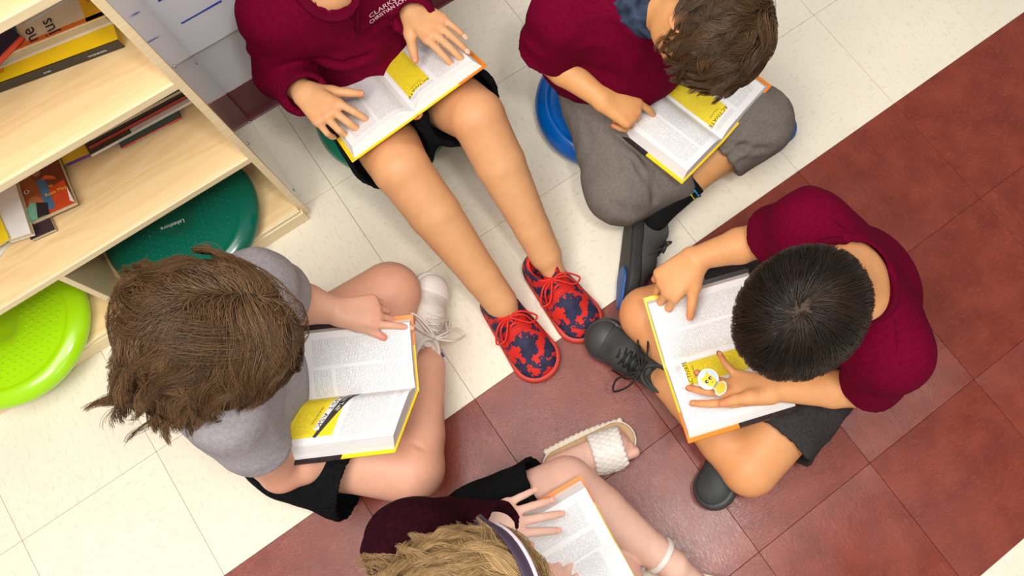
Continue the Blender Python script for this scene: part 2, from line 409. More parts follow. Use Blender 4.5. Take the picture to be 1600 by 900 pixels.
M_BIRCH_SIDE.node_tree.nodes['Principled BSDF'].inputs['Coat IOR'].default_value = 1.7
XR, XL, YF, YB = -0.0875, -1.05, 0.587, 0.868
bc = empty('bookcase', ((XR + XL) / 2, (YF + YB) / 2, 0), 'light birch bookcase with open shelves against the wall at the left', 'bookcase')
def panel(name, x0, x1, y0, y1, z0, z1, m, edge=True):
    o = box(name, ((x0 + x1) / 2, (y0 + y1) / 2, (z0 + z1) / 2), (x1 - x0, y1 - y0, z1 - z0), m, bc, bevel=.0015)
    return o
panel('side_panel', XR, XR + .0145, YF + .004, YB, .0005, 1.16, M_BIRCH_SIDE)
panel('panel_edge', XR - .0005, XR + .0145, YF - .003, YF + .004, .0005, 1.16, M_BIRCH_EDGE)
panel('side_panel', XL - .0145, XL, YF, YB, .0005, 1.16, M_BIRCH_SIDE)
panel('back_panel', XL, XR, YB - .006, YB, .03, 1.16, M_BIRCH)
for zt in (.338, .648, .932):
    s = panel('shelf', XL, XR - .0002, YF + .006, YB - .006, zt - .018, zt, M_BIRCH)
    panel('shelf_edge', XL, XR - .0002, YF - .002, YF + .006, zt - .018, zt + .0003, M_BIRCH_EDGE)
panel('top_board', XL, XR, YF, YB, 1.142, 1.16, M_BIRCH)
panel('bottom_shelf', XL, XR - .0002, YF - .008, YB - .006, .046, .060, M_BIRCH)
panel('bottom_edge', XL, XR - .0002, YF - .014, YF - .008, .044, .0603, M_BIRCH_EDGE)
panel('plinth', XL, XR + .005, YF - .016, YF - .004, .0005, .046, M_BIRCH_EDGE)
panel('divider', -.500, -.488, YF - .001, YB - .006, .060, .320, M_BIRCH_EDGE)
M_STEEL = mat('screw_steel', (190, 190, 190), .25, .8); M_STEEL.node_tree.nodes['Principled BSDF'].inputs['Metallic'].default_value = .9
for y, z in ((.62, .33), (.84, .33), (.63, .05), (.84, .64), (.62, .64), (.84, .05)):
    bm = bmesh.new(); bmesh.ops.create_cone(bm, cap_ends=True, segments=16, radius1=.004, radius2=.0032, depth=.0016)
    bmesh.ops.transform(bm, matrix=Matrix.Translation((XR + .0155, y, z)) @ Matrix.Rotation(math.pi / 2, 4, 'Y'), verts=bm.verts)
    me = bpy.data.meshes.new('screw'); bm.to_mesh(me); bm.free(); link('screw', me, M_STEEL, bc)

# ---------------------------------------------------------------- wobble cushions (inflated discs with nubs)
def disc_mat(name, rgb, rgb2=None):
    m = mat(name, rgb, .22, .5, .08, 3); m.node_tree.nodes['Principled BSDF'].inputs['Coat Weight'].default_value = .25
    m.node_tree.nodes['Principled BSDF'].inputs['Coat Roughness'].default_value = .08
    return m
def wobble_disc(name, c, R, H, m, label, tilt=None, nubs=True, rot=0, text=None):
    root = empty(name, c, label, 'cushion', 'wobble cushions' if False else None)
    prof = [(0, 0), (R * .80, 0), (R * .93, H * .14), (R * .985, H * .32), (R, H * .5), (R * .985, H * .68), (R * .93, H * .85), (R * .84, H * .965), (R * .80, H * .985), (R * .785, H * .95), (R * .76, H * .945), (R * .60, H * 1.0), (R * .3, H * .985), (R * .17, H * .975), (R * .165, H * .955), (0, H * .95)]
    n = 96; vs = []; fs = []
    for (r, z) in prof:
        if r == 0: vs.append((0, 0, z)); continue
        for k in range(n): vs.append((r * math.cos(2 * math.pi * k / n), r * math.sin(2 * math.pi * k / n), z))
    ids = []; o = 0
    for (r, z) in prof:
        if r == 0: ids.append([o] * n); o += 1
        else: ids.append(list(range(o, o + n))); o += n
    for a in range(len(prof) - 1):
        for k in range(n):
            f = [ids[a][k], ids[a][(k + 1) % n], ids[a + 1][(k + 1) % n], ids[a + 1][k]]; g = []
            [g.append(x) for x in f if x not in g]; fs.append(g[::-1])
    M3 = Matrix.Rotation(rot, 3, 'Z')
    if tilt is not None: M3 = Matrix.Rotation(tilt[0], 3, 'X') @ Matrix.Rotation(tilt[1], 3, 'Y') @ M3
    def tr(P): return [tuple(M3 @ Vector(p) + Vector([float(x) for x in c])) for p in P]
    link('cushion_shell', mesh_from('shell', tr(vs), fs), m, root)
    if nubs:
        bv, bf = [], []
        def top(r):
            for a in range(7, len(prof) - 1):
                r0, z0 = prof[a]; r1, z1 = prof[a + 1]
                if r1 <= r <= r0: return z1 + (z0 - z1) * (r - r1) / (r0 - r1 + 1e-9)
            return H * .95
        s = R / 11.5
        for i in range(-10, 11):
            for j in range(-10, 11):
                x = (i + .5 * (j % 2)) * s; y = j * s * .86; r = math.hypot(x, y)
                if r > R * .73 or r < R * .25: continue
                o = len(bv); z = top(r)
                for (rr, zz) in ((.0031, -.0006), (.0026, .0014), (.0013, .0026)):
                    for k in range(6): bv.append((x + rr * math.cos(k * math.pi / 3), y + rr * math.sin(k * math.pi / 3), z + zz))
                bv.append((x, y, z + .003))
                for a in range(2):
                    for k in range(6): bf.append([o + a * 6 + k, o + a * 6 + (k + 1) % 6, o + a * 6 + 6 + (k + 1) % 6, o + a * 6 + 6 + k])
                for k in range(6): bf.append([o + 12 + k, o + 12 + (k + 1) % 6, o + 18])
        nb = link('nubs', mesh_from('nubs', tr(bv), bf), m, root); tag(nb, kind='stuff')
    if text:
        cu = bpy.data.curves.new('maker_mark', 'FONT'); cu.body = text; cu.size = .0125; cu.align_x = 'CENTER'; cu.extrude = .0004
        t = bpy.data.objects.new('t', cu); C.objects.link(t); dg = bpy.context.evaluated_depsgraph_get(); me = bpy.data.meshes.new_from_object(t.evaluated_get(dg))
        bpy.data.objects.remove(t)
        Mx = Matrix.Translation((0, 0, H * .985 + .001)) @ Matrix.Rotation(math.radians(150), 4, 'Z') @ Matrix.Translation((0.012, .012, 0))
        P = [Mx @ v.co for v in me.vertices]
        for v, p in zip(me.vertices, tr(P)): v.co = p
        link('maker_mark', me, mat('mark_white', (225, 235, 230), .5), root, smooth=False)
    return root
# ================================================================ books
def page_mat(name, cols, box=None, pitch=.0027, W=.14, H=.205, tone=(238, 236, 236)):
    """printed page: UV x = distance from the gutter 0..1, y = 0 near reader .. 1 far; cols = text rectangles, box = yellow rectangle"""
    m = bpy.data.materials.new(name); m.use_nodes = True; nt = m.node_tree; N = nt.nodes; L = nt.links; b = N['Principled BSDF']
    b.inputs['Roughness'].default_value = .55; b.inputs['Specular IOR Level'].default_value = .3
    uv = N.new('ShaderNodeUVMap'); sp = N.new('ShaderNodeSeparateXYZ'); L.new(uv.outputs[0], sp.inputs[0])
    def M(op, a, c=None, clamp=False):
        n = N.new('ShaderNodeMath'); n.operation = op; n.use_clamp = clamp
        for k, x in enumerate((a, c)):
            if x is None: continue
            if isinstance(x, (int, float)): n.inputs[k].default_value = x
            else: L.new(x, n.inputs[k])
        return n.outputs[0]
    X, Y = sp.outputs[0], sp.outputs[1]
    def rect(r):
        a = M('MULTIPLY', M('GREATER_THAN', X, r[0]), M('LESS_THAN', X, r[1])); c = M('MULTIPLY', M('GREATER_THAN', Y, r[2]), M('LESS_THAN', Y, r[3])); return M('MULTIPLY', a, c)
    mask = None
    for r in cols:
        q = rect(r); mask = q if mask is None else M('MAXIMUM', mask, q)
    ln = M('MULTIPLY', Y, H / pitch); fr = M('FRACT', ln); stripe = M('MULTIPLY', M('GREATER_THAN', fr, .28), M('LESS_THAN', fr, .74)); li = M('FLOOR', ln)
    cb = N.new('ShaderNodeCombineXYZ'); L.new(M('MULTIPLY', X, W * 420), cb.inputs[0]); L.new(M('MULTIPLY', li, 7.31), cb.inputs[1])
    no = N.new('ShaderNodeTexNoise'); no.inputs['Scale'].default_value = 1; no.inputs['Detail'].default_value = 1; L.new(cb.outputs[0], no.inputs['Vector'])
    word = M('GREATER_THAN', no.outputs['Fac'], .42); ink = M('MULTIPLY', M('MULTIPLY', stripe, word), mask)
    ink = M('MULTIPLY', ink, .38)
    base = N.new('ShaderNodeMix'); base.data_type = 'RGBA'; base.inputs[6].default_value = (*lin(tone), 1); base.inputs[7].default_value = (*lin((248, 222, 40)), 1)
    if box: L.new(rect(box), base.inputs[0])
    else: base.inputs[0].default_value = 0
    mx = N.new('ShaderNodeMix'); mx.data_type = 'RGBA'; L.new(ink, mx.inputs[0]); L.new(base.outputs[2], mx.inputs[6]); mx.inputs[7].default_value = (.06, .055, .07, 1)
    L.new(mx.outputs[2], b.inputs['Base Color']); return m
M_COVER = mat('orange_book_cover', (226, 128, 34), .35, .5)
M_COVERY = mat('yellow_book_cover', (246, 208, 30), .35, .5)
M_CDARK = mat('dark_cover_artwork', (46, 32, 36), .35, .5, 0, 130, rgb2=(30, 22, 26))
M_INK = mat('print_ink', (52, 44, 40), .6)
def edge_mat():
    m = bpy.data.materials.new('page_edges'); m.use_nodes = True; nt = m.node_tree; N = nt.nodes; L = nt.links; b = N['Principled BSDF']
    uv = N.new('ShaderNodeUVMap'); w = N.new('ShaderNodeMapping'); w.inputs['Scale'].default_value = (.6, 14, 1); L.new(uv.outputs[0], w.inputs[0])
    n = N.new('ShaderNodeTexNoise'); n.inputs['Scale'].default_value = 3; n.inputs['Detail'].default_value = 5; L.new(w.outputs[0], n.inputs['Vector'])
    r = N.new('ShaderNodeMapRange'); r.inputs['From Min'].default_value = .35; r.inputs['From Max'].default_value = .65; L.new(n.outputs['Fac'], r.inputs[0])
    x = N.new('ShaderNodeMix'); x.data_type = 'RGBA'; x.inputs[6].default_value = (*lin((250, 247, 244)), 1); x.inputs[7].default_value = (*lin((222, 218, 216)), 1)
    L.new(r.outputs[0], x.inputs[0]); L.new(x.outputs[2], b.inputs['Base Color']); b.inputs['Roughness'].default_value = .7
    bp = N.new('ShaderNodeBump'); bp.inputs['Strength'].default_value = .3; bp.inputs['Distance'].default_value = .001; L.new(n.outputs['Fac'], bp.inputs['Height']); L.new(bp.outputs[0], b.inputs['Normal'])
    return m
M_EDGE = edge_mat()
def text_mesh(body, size, align='CENTER', extrude=0.0, shear=0.0):
    cu = bpy.data.curves.new('txt', 'FONT'); cu.body = body; cu.size = size; cu.align_x = align; cu.extrude = extrude; cu.resolution_u = 3; cu.shear = shear
    t = bpy.data.objects.new('t', cu); C.objects.link(t); dg = bpy.context.evaluated_depsgraph_get()
    me = bpy.data.meshes.new_from_object(t.evaluated_get(dg)); bpy.data.objects.remove(t); return me
class Half:
    def __init__(s, S0, R, O, H, th, n_up, bulge=.005, gut=.35, shear=0.0):
        w = O - S0; w = w - (w @ R) * R * (1 - shear); s.W = np.linalg.norm(w); s.w = w / s.W; s.R = R; s.H = H; s.th = th; s.S0 = S0; s.bulge = bulge; s.gut = gut
        n = np.cross(R, s.w); s.n = nrm(n if n @ n_up > 0 else -n); s.Wt = s.W - .004 - .45 * th; s.Wb = s.W - .004
    def z(s, t):
        q = np.clip(t / .24, 0, 1); q = np.sin(q * math.pi / 2)
        return s.th * (s.gut + (1 - s.gut) * q) + s.bulge * math.sin(math.pi * min(t, 1) ** .7)
    def P(s, t, y, dz=0.0):
        """top page surface: t 0 gutter..1 fore-edge, y 0 near..1 far"""
        return s.S0 + s.R * (s.H * (1 - y)) + s.w * (s.Wt * t) + s.n * (s.z(t) + .004 + dz)
def open_book(name, far, near, outL, outR, thL, thR, matL, matR, label, H=.212, texts=(), gut=.35, shear=0.0):
    S0 = np.asarray(far, float); R = nrm(np.asarray(near, float) - S0); up = V(0, 0, 1)
    root = empty(name, (S0 + R * H / 2), label, 'book', None)
    hs = {}
    for side, O, th, pm in ((-1, outL, thL, matL), (1, outR, thR, matR)):
        h = Half(S0, R, np.asarray(O, float), H, th, up, gut=gut, shear=shear if side > 0 else 0.0); hs[side] = h
        # cover board
        c = []; e = .004
        for x in (-.002, h.W + e):
            for y in (-e, H + e):
                for z in (0, .0032): c.append(S0 + h.w * x + R * y + h.n * z)
        fs = [[0, 1, 3, 2], [4, 6, 7, 5], [0, 4, 5, 1], [2, 3, 7, 6], [0, 2, 6, 4], [1, 5, 7, 3]]
        o = link('cover_board', mesh_from('c', c, fs), M_COVERY, root, smooth=False)
        # orange margin of the cover at the fore-edge
        c = []
        for x in (h.W * .62, h.W + e + .0006):
            for y in (-e - .0006, H + e + .0006):
                for z in (-.0004, .0036): c.append(S0 + h.w * x + R * y + h.n * z)
        link('cover_print', mesh_from('c', c, fs), M_COVER, root, smooth=False) if side < 0 else None
        # dark part of the cover artwork, towards the reader
        c = []
        for x in (-.001, h.W + e + .001):
            for y in (H * .46, H + e + .001):
                for z in (-.0008, .0040): c.append(S0 + h.w * x + R * y + h.n * z)
        link('dark_cover_art', mesh_from('c', c, fs), M_CDARK, root, smooth=False)
        # page block
        nt_, ny = 22, 10; vs = []; uvs = []
        for i in range(nt_ + 1):
            t = i / nt_
            for j in range(ny + 1):
                vs.append(h.P(t, 1 - j / ny)); uvs.append((t, 1 - j / ny))
        top_n = len(vs)
        fs = [[i * (ny + 1) + j, i * (ny + 1) + j + 1, (i + 1) * (ny + 1) + j + 1, (i + 1) * (ny + 1) + j] for i in range(nt_) for j in range(ny)]
        nf_top = len(fs)
        me = mesh_from('page', vs, fs); ul = me.uv_layers.new(name='UVMap')
        for l in me.loops: ul.data[l.index].uv = uvs[l.vertex_index]
        blk_v, blk_f, blk_uv = [], [], []
        def strip(A, B, m=6):
            o = len(blk_v); n = len(A)
            for k in range(m + 1):
                q = k / m
                for i in range(n):
                    p = A[i] * (1 - q) + B[i] * q; blk_v.append(p); blk_uv.append((i / (n - 1), q))
            for k in range(m):
                for i in range(n - 1): a = o + k * n + i; blk_f.append([a, a + 1, a + n + 1, a + n])
        for y in (1, 0):
            A = [h.P(i / nt_, y, -.0002) for i in range(nt_ + 1)]
            B = [S0 + h.R * (h.H * (1 - y)) + h.w * (h.Wb * (i / nt_)) + h.n * .0033 for i in range(nt_ + 1)]
            strip(A, B)
        A = [h.P(1, j / ny, -.0002) for j in range(ny + 1)]
        B = [S0 + h.R * (h.H * (1 - j / ny)) + h.w * h.Wb + h.n * .0033 for j in range(ny + 1)]
        strip(A, B)
        mb = mesh_from('blk', blk_v, blk_f); ub = mb.uv_layers.new(name='UVMap')
        for l in mb.loops: ub.data[l.index].uv = blk_uv[l.vertex_index]
        bk = link('page_block', mb, M_EDGE, root)
        pg = link('page', me, pm, root)
    # rounded spine strip
    hl, hr = hs[-1], hs[1]; vs = []; prof = []
    for k in range(9):
        a = k / 8; p = (hl.w * (1 - a) * .010 + hr.w * a * .010); dn = nrm(-(hl.n + hr.n)); prof.append(p + dn * (.004 + .004 * math.sin(math.pi * a)))
    for y in (-.004, H + .004):
        for d in (0, .0025):
            for p in prof: vs.append(S0 + R * y + p - d * nrm(hl.n + hr.n) * -1)
    m9 = 9; fs = []
    for k in range(8):
        fs += [[k, k + 1, 2 * m9 + k + 1, 2 * m9 + k], [m9 + k, 3 * m9 + k, 3 * m9 + k + 1, m9 + k + 1], [k, m9 + k, m9 + k + 1, k + 1], [2 * m9 + k, 2 * m9 + k + 1, 3 * m9 + k + 1, 3 * m9 + k]]
    sp = link('spine', mesh_from('s', vs, fs), mat('spine_rust', (168, 84, 30), .4), root)
    for tx in texts:
        side, body, tx0, ty0, size = tx[:5]; opt = tx[5] if len(tx) > 5 else {}
        h = hs[side]; me = text_mesh(body, size, opt.get('align', 'CENTER')); a = math.radians(opt.get('rot', 0))
        for v in me.vertices:
            x, y = v.co.x * math.cos(a) - v.co.y * math.sin(a), v.co.x * math.sin(a) + v.co.y * math.cos(a)
            t = tx0 + side * x / h.Wt; yy = ty0 + y / h.H; v.co = h.P(float(t), float(yy), .0005)
        link('printed_word', me, opt.get('mat', M_INK), root, smooth=False)
    root['_half'] = 0; del root['_half']
    return root, hs
def on_page_shape(root, h, pts, m, name='printed_shape', dz=.0003):
    """flat printed patch from polygon points (t, y) subdivided along t so that it follows the page"""
    pts = [(float(a), float(b)) for a, b in pts]
    bm = bmesh.new(); vs = [bm.verts.new((a, b, 0)) for a, b in pts]; bm.faces.new(vs)
    for k in range(1, 20):
        g = bm.verts[:] + bm.edges[:] + bm.faces[:]
        bmesh.ops.bisect_plane(bm, geom=g, plane_co=(k / 20, 0, 0), plane_no=(1, 0, 0))
    for v in bm.verts: v.co = Vector(h.P(v.co.x, v.co.y, dz).tolist())
    me = bpy.data.meshes.new(name); bm.to_mesh(me); bm.free()
    return link(name, me, m, root, smooth=False)
L_COLS = [(.06, .44, .14, .80), (.50, .90, .42, .93), (.50, .90, .10, .40), (.06, .44, .885, .93), (.06, .44, .06, .10)]
P_L = page_mat('page_with_yellow_box', L_COLS, (.06, .42, .13, .855))
P_R = page_mat('page_two_columns', [(.08, .47, .10, .93), (.52, .90, .10, .93), (.08, .90, .03, .07)])
P_R2 = page_mat('page_two_columns_notes', [(.07, .46, .30, .93), (.51, .90, .10, .93), (.07, .46, .10, .27)])
P_D = page_mat('page_yellow_spread', [(.08, .90, .50, .86), (.08, .90, .90, .95), (.14, .80, .05, .27)], (.03, .86, .03, .44))
P_E = page_mat('page_three_blocks', [(.10, .42, .10, .90), (.50, .88, .30, .88)], None)
std = [(-1, 'ACTIVATE', .235, .815, .0125), (-1, 'Time to choose', .235, .775, .0042)]
def P3(u, v, z): return at(u, v, z)
bA, hA = open_book('open_book', P3(652, 180, .360), P3(602, 122, .262), P3(757, 104, .372), P3(552, 250, .350), .022, .022, P_L, P_R,
   'open yellow book tilted on the bare knees of the long-sleeved sitter', texts=std)
bB, hB = open_book('open_book', P3(1127, 222, .205), P3(1010, 133, .19), P3(1201, 135, .235), P3(1063, 283, .215), .02, .024, P_L, P_R,
   'open yellow book in the lap of the brown-haired child in grey trousers', texts=std)
bC, hC = open_book('open_book', P3(1040, 575, .215), P3(1200, 528, .215), P3(1074, 690, .245), P3(1010, 468, .235), .02, .018, P_L, P_R,
   'open yellow book with a cat sticker resting on it', texts=std)
bD, hD = open_book('open_book', P3(652, 610, .235), P3(478, 630, .235), P3(637, 496, .265), P3(607, 706, .262), .014, .032, P_R2, P_D,
   'open yellow book in the lap of the long-haired girl in grey', H=.208, shear=.8)
bE, hE = open_book('open_book', P3(960, 850, .24), P3(830, 930, .25), P3(897, 752, .265), P3(1000, 960, .24), .026, .012, P_E, P_R,
   'open yellow book held by the curly fair-haired reader at the bottom edge')
M_BANNER = mat('banner_black', (52, 46, 44), .6); M_BANW = mat('banner_white', (238, 236, 230), .6)
on_page_shape(bD, hD[1], [(.02, .52), (.02, .42), (.86, .27), (.88, .30)], M_BANNER, dz=.0006)
on_page_shape(bD, hD[1], [(.02, .415), (.02, .35), (.72, .25), (.74, .30)], M_BANW, dz=.0006)
# shapes and lettering on that spread
h = hD[1]
def slant_text(root, h, side, body, size, t0, y0, t1, y1, m, dz=.0009):
    me = text_mesh(body, size); d = V(t1 - t0, y1 - y0); n = len(body)
    xs = [v.co.x for v in me.vertices]; x0, x1 = min(xs), max(xs)
    for v in me.vertices:
        f = (v.co.x - x0) / (x1 - x0); f = f if side > 0 else 1 - f
        v.co = h.P(float(t0 + d[0] * f), float(y0 + d[1] * f + v.co.y / h.H), dz)
    link('printed_word', me, m, root, smooth=False)
slant_text(bD, h, 1, 'Must Tell?', .011, .06, .43, .40, .375, M_BANW)
slant_text(bD, h, 1, 'JUST ASK', .012, .06, .36, .70, .258, M_INK)
slant_text(bD, h, 1, 'TRUE OR FALSE', .005, .30, .255, .62, .215, M_INK)
# a lifted, half-turned page and a photo block in the bottom reader's book
h = hE[1]; vs = []; uvs = []; nt_, ny = 16, 8
for i in range(nt_ + 1):
    t = i / nt_
    for j in range(ny + 1):
        y = j / ny; a = math.radians(100 - 45 * t); x = h.Wt * (.04 + .62 * t); zz = .012 + .045 * math.sin(t * math.pi * .62) * (.35 + .65 * y)
        vs.append(h.S0 + h.R * (h.H * (1 - y)) + hE[-1].w * (-x * .9 + .03 * (1 - t)) + h.n * (zz + .006)); uvs.append((t, y))
fs = [[i * (ny + 1) + j, (i + 1) * (ny + 1) + j, (i + 1) * (ny + 1) + j + 1, i * (ny + 1) + j + 1] for i in range(nt_) for j in range(ny)]
me = mesh_from('turned_page', vs, fs); ul = me.uv_layers.new(name='UVMap')
for l in me.loops: ul.data[l.index].uv = uvs[l.vertex_index]
link('turned_page', me, page_mat('page_turned', [(.2, .85, .3, .85)]), bE)
on_page_shape(bE, h, [(.30, .96), (.30, .55), (.88, .55), (.88, .96)], mat('grey_print', (120, 118, 116), .6), dz=.0005)

# ---------------------------------------------------------------- cat sticker
def flat_poly(name, pts, z, m, parent, frame, th=.0008, sub=0):
    o, ex, ey, ez = frame; bm = bmesh.new(); vs = [bm.verts.new((x, y, 0)) for x, y in pts]; f = bm.faces.new(vs)
    r = bmesh.ops.extrude_face_region(bm, geom=[f]); [setattr(v.co, 'z', th) for v in r['geom'] if isinstance(v, bmesh.types.BMVert)]
    bmesh.ops.recalc_face_normals(bm, faces=bm.faces)
    for v in bm.verts: v.co = Vector((o + ex * v.co.x + ey * v.co.y + ez * (v.co.z + z)).tolist())
    me = bpy.data.meshes.new(name); bm.to_mesh(me); bm.free(); return link(name, me, m, parent, smooth=False)
def circ(cx, cy, r, n=32, ry=None): return [(cx + r * math.cos(2 * math.pi * k / n), cy + (ry or r) * math.sin(2 * math.pi * k / n)) for k in range(n)]

# ---------------------------------------------------------------- books lying on the shelves
M_PG = mat('old_pages', (222, 205, 170), .8, .3, .2, 200, .3, 400, stretch=(1, 1, 8))
def flat_book(label, pl, pr, z0, t, depth, cover, spine=None, pages_near=True, parts=(), ypos=1):
    a, b = np.asarray(pl, float), np.asarray(pr, float); a[2] = b[2] = z0; x = nrm(b - a); y = np.cross(V(0, 0, 1), x); w = np.linalg.norm(b - a); th = math.atan2(x[1], x[0])
    c = (a + b) / 2 + y * depth / 2; root = empty('book', (c[0], c[1], z0), label, 'book')
    mc = mat('cover_%d_%d_%d' % cover, cover, .4, .5, .12, 20)
    ct = min(.0022, t * .15)
    def bx(nm, px, py, pz, sx, sy, sz, m, bev=.0004):
        p = a + x * px + y * py + V(0, 0, pz); return box(nm, p, (sx, sy, sz), m, root, rot=th, bevel=bev, seg=1)
    bx('cover', w / 2, depth / 2, ct / 2, w, depth, ct, mc); bx('cover', w / 2, depth / 2, t - ct / 2, w, depth, ct, mc)
    bx('pages', w / 2, depth / 2, t / 2, w - .006, depth - (.004 if not pages_near else .008), t - 2 * ct, M_PG)
    if not pages_near: bx('spine', w / 2, ct / 2, t / 2, w, ct, t, mat('cover_%d_%d_%d' % (spine or cover), spine or cover, .4))
    for (px, py, sx, sy, rgb) in parts:
        bx('cover_print', px * w, py * depth, t + .0003, sx * w, sy * depth, .0006, mat('cover_%d_%d_%d' % rgb, rgb, .4), 0)
    return root, (a, x, y, w, t)
def lay_text(root, fr, body, size, px, py, m, rot=0, z=None, face='top'):
    a, x, y, w, t = fr; me = text_mesh(body, size); c, s = math.cos(math.radians(rot)), math.sin(math.radians(rot))
    for v in me.vertices:
        X, Y = v.co.x * c - v.co.y * s, v.co.x * s + v.co.y * c
        if face == 'top': p = a + x * (px + X) + y * (py + Y) + V(0, 0, t + .0012)
        else: p = a + x * (px + X) - y * .0012 + V(0, 0, py + Y)
        v.co = Vector(p.tolist())
    link('printed_word', me, m, root, smooth=False)
MW = mat('ink_white', (235, 235, 230), .5); MK = mat('ink_dark', (40, 36, 60), .5); MY = mat('ink_yellow', (230, 190, 60), .5)
Z3, Z2 = .6485, .3385
# upper visible shelf
r, fr = flat_book('yellow book with a black spine lying on the upper visible shelf', P3(-75, 165, .66), P3(190, 68, .66), Z3, .022, .17, (248, 208, 20), (44, 36, 30), False, parts=((.10, .5, .2, 1, (40, 34, 30)), (.30, .35, .09, .5, (240, 150, 30))))
for k in range(12): lay_text(r, fr, 'l' * (1 + k % 2), .016, fr[3] * (.42 + .045 * k), .035 + .002 * (k % 3), mat('ink_brown', (120, 90, 20), .5))
lay_text(r, fr, 'WONDERS', .0062, fr[3] * .85, .008, MW, face='front'); lay_text(r, fr, 'AND', .0055, fr[3] * .55, .008, MW, face='front')
r, fr = flat_book('cream and orange paperback with a blue lettered cover, second in the upper shelf pile', P3(-30, 118, .673), P3(176, 36, .673), Z3 + .0225, .024, .16, (244, 232, 214), None, True, parts=((.93, .5, .14, 1, (244, 196, 40)), (.5, .035, 1, .05, (236, 130, 40)), (.27, .25, .22, .42, (34, 110, 160))))
lay_text(r, fr, 'ne', .030, fr[3] * .50, .018, MK, 96); lay_text(r, fr, 'jus', .030, fr[3] * .64, .020, MK, 96); lay_text(r, fr, 'GHT', .014, fr[3] * .95, .05, mat('ink_gold', (170, 110, 20), .5), 96)
r, fr = flat_book('white book with a dark red edge topmost in the upper shelf pile', P3(37, 40, .697), P3(118, -8, .697), Z3 + .047, .014, .14, (226, 222, 218), None, True, parts=((.5, .05, 1, .1, (150, 18, 30)),))
r, fr = flat_book('navy blue book with a red spine leaning over the pile at the far left', P3(-50, 148, .700), P3(38, 60, .700), Z3 + .0475, .012, .15, (28, 30, 78), (226, 78, 60), False, parts=((.5, .75, .6, .3, (60, 50, 40)),))
# lower visible shelf: the pile at the right
specs = [((104, 258), (282, 180), .3385, .010, (108, 60, 160), (120, 66, 170), False, 'purple and yellow book, lowest of the pile on the middle shelf', ((.1, .4, .22, .8, (236, 196, 50)),)),
 ((190, 232), (284, 184), .349, .006, (60, 74, 60), (214, 60, 46), False, 'thin red and green spined book lying second in the pile on the middle shelf', ()),
 ((143, 244), (302, 158), .356, .009, (226, 220, 214), (236, 230, 224), False, 'white booklet with bent pages in the pile on the middle shelf', ((.2, .5, .4, 1, (70, 74, 60)),)),
 ((140, 232), (298, 148), .3655, .012, (96, 66, 70), (170, 60, 40), False, 'mottled brown booklet with a red spine in the pile on the middle shelf', ()),
 ((138, 222), (288, 142), .378, .018, (60, 52, 40), None, True, 'dark book showing cream page edges in the pile on the middle shelf', ()),
 ((110, 218), (280, 128), .3965, .020, (44, 38, 30), (44, 36, 28), False, 'black spined hardback, topmost of the pile on the middle shelf', ())]
for pl, pr, z0, t, cov, spn, near, lab, prt in specs:
    r, fr = flat_book(lab, P3(*pl, z0 + t / 2), P3(*pr, z0 + t / 2), z0, t, .16, cov, spn, near, prt)
    if 'purple' in lab: lay_text(r, fr, '2', .03, fr[3] * .1, .07, MK, 180)
    if 'thin red' in lab: lay_text(r, fr, 'THE NEW BOOK COLLECTION', .0048, fr[3] * .5, .001, MW, face='front')
# the paperbacks at the left of that shelf
def cover_book(label, quad, z0, t, base, shapes=()):
    """paperback lying flat; quad = pixel corners near-left, near-right, far-right, far-left of its top"""
    P = [P3(u, v, z0 + t) for u, v in quad]; root = empty('book', (np.mean(P, 0)[0], np.mean(P, 0)[1], z0), label, 'book')
    fs = [[0, 1, 2, 3], [7, 6, 5, 4], [0, 4, 5, 1], [1, 5, 6, 2], [2, 6, 7, 3], [3, 7, 4, 0]]
    def sl(nm, za, zb, ins, m):
        c = np.mean(P, 0); Q = [c + (p - c) * ins for p in P]; vs = [V(q[0], q[1], zb) for q in Q] + [V(q[0], q[1], za) for q in Q]
        link(nm, mesh_from(nm, vs, fs), m, root, smooth=False)
    sl('pages', z0 + .0009, z0 + t - .0009, .985, M_PG); sl('cover', z0 + t - .001, z0 + t, 1, mat('cover_%d_%d_%d' % base, base, .35, .5, .1, 30)); sl('cover', z0, z0 + .001, 1, mat('cover_%d_%d_%d' % base, base))
    A = V(P[0][0], P[0][1], z0 + t); ex = V(P[1][0], P[1][1], z0 + t) - A; ey = V(P[3][0], P[3][1], z0 + t) - A
    for k, (pts, rgb) in enumerate(shapes):
        n = len(pts); dz = .0004 + .0003 * k
        vs = [A + ex * a + ey * b + V(0, 0, dz) for a, b in pts] + [A + ex * a + ey * b + V(0, 0, -.0002) for a, b in pts]
        link('cover_print', mesh_from('p', vs, [list(range(n))] + [[i, n + i, n + (i + 1) % n, (i + 1) % n] for i in range(n)]), mat('cover_%d_%d_%d' % rgb, rgb, .35, .5, .25, 60), root, smooth=False)
    return root, (A, ex, ey)
E2 = lambda cx, cy, rx, ry, n=20: [(cx + rx * math.cos(2 * math.pi * k / n), cy + ry * math.sin(2 * math.pi * k / n)) for k in range(n)]
cover_book('dark covered paperback under the red comic paperback', ((48, 375), (86, 358), (60, 300), (20, 318)), .3385, .010, (58, 40, 48))
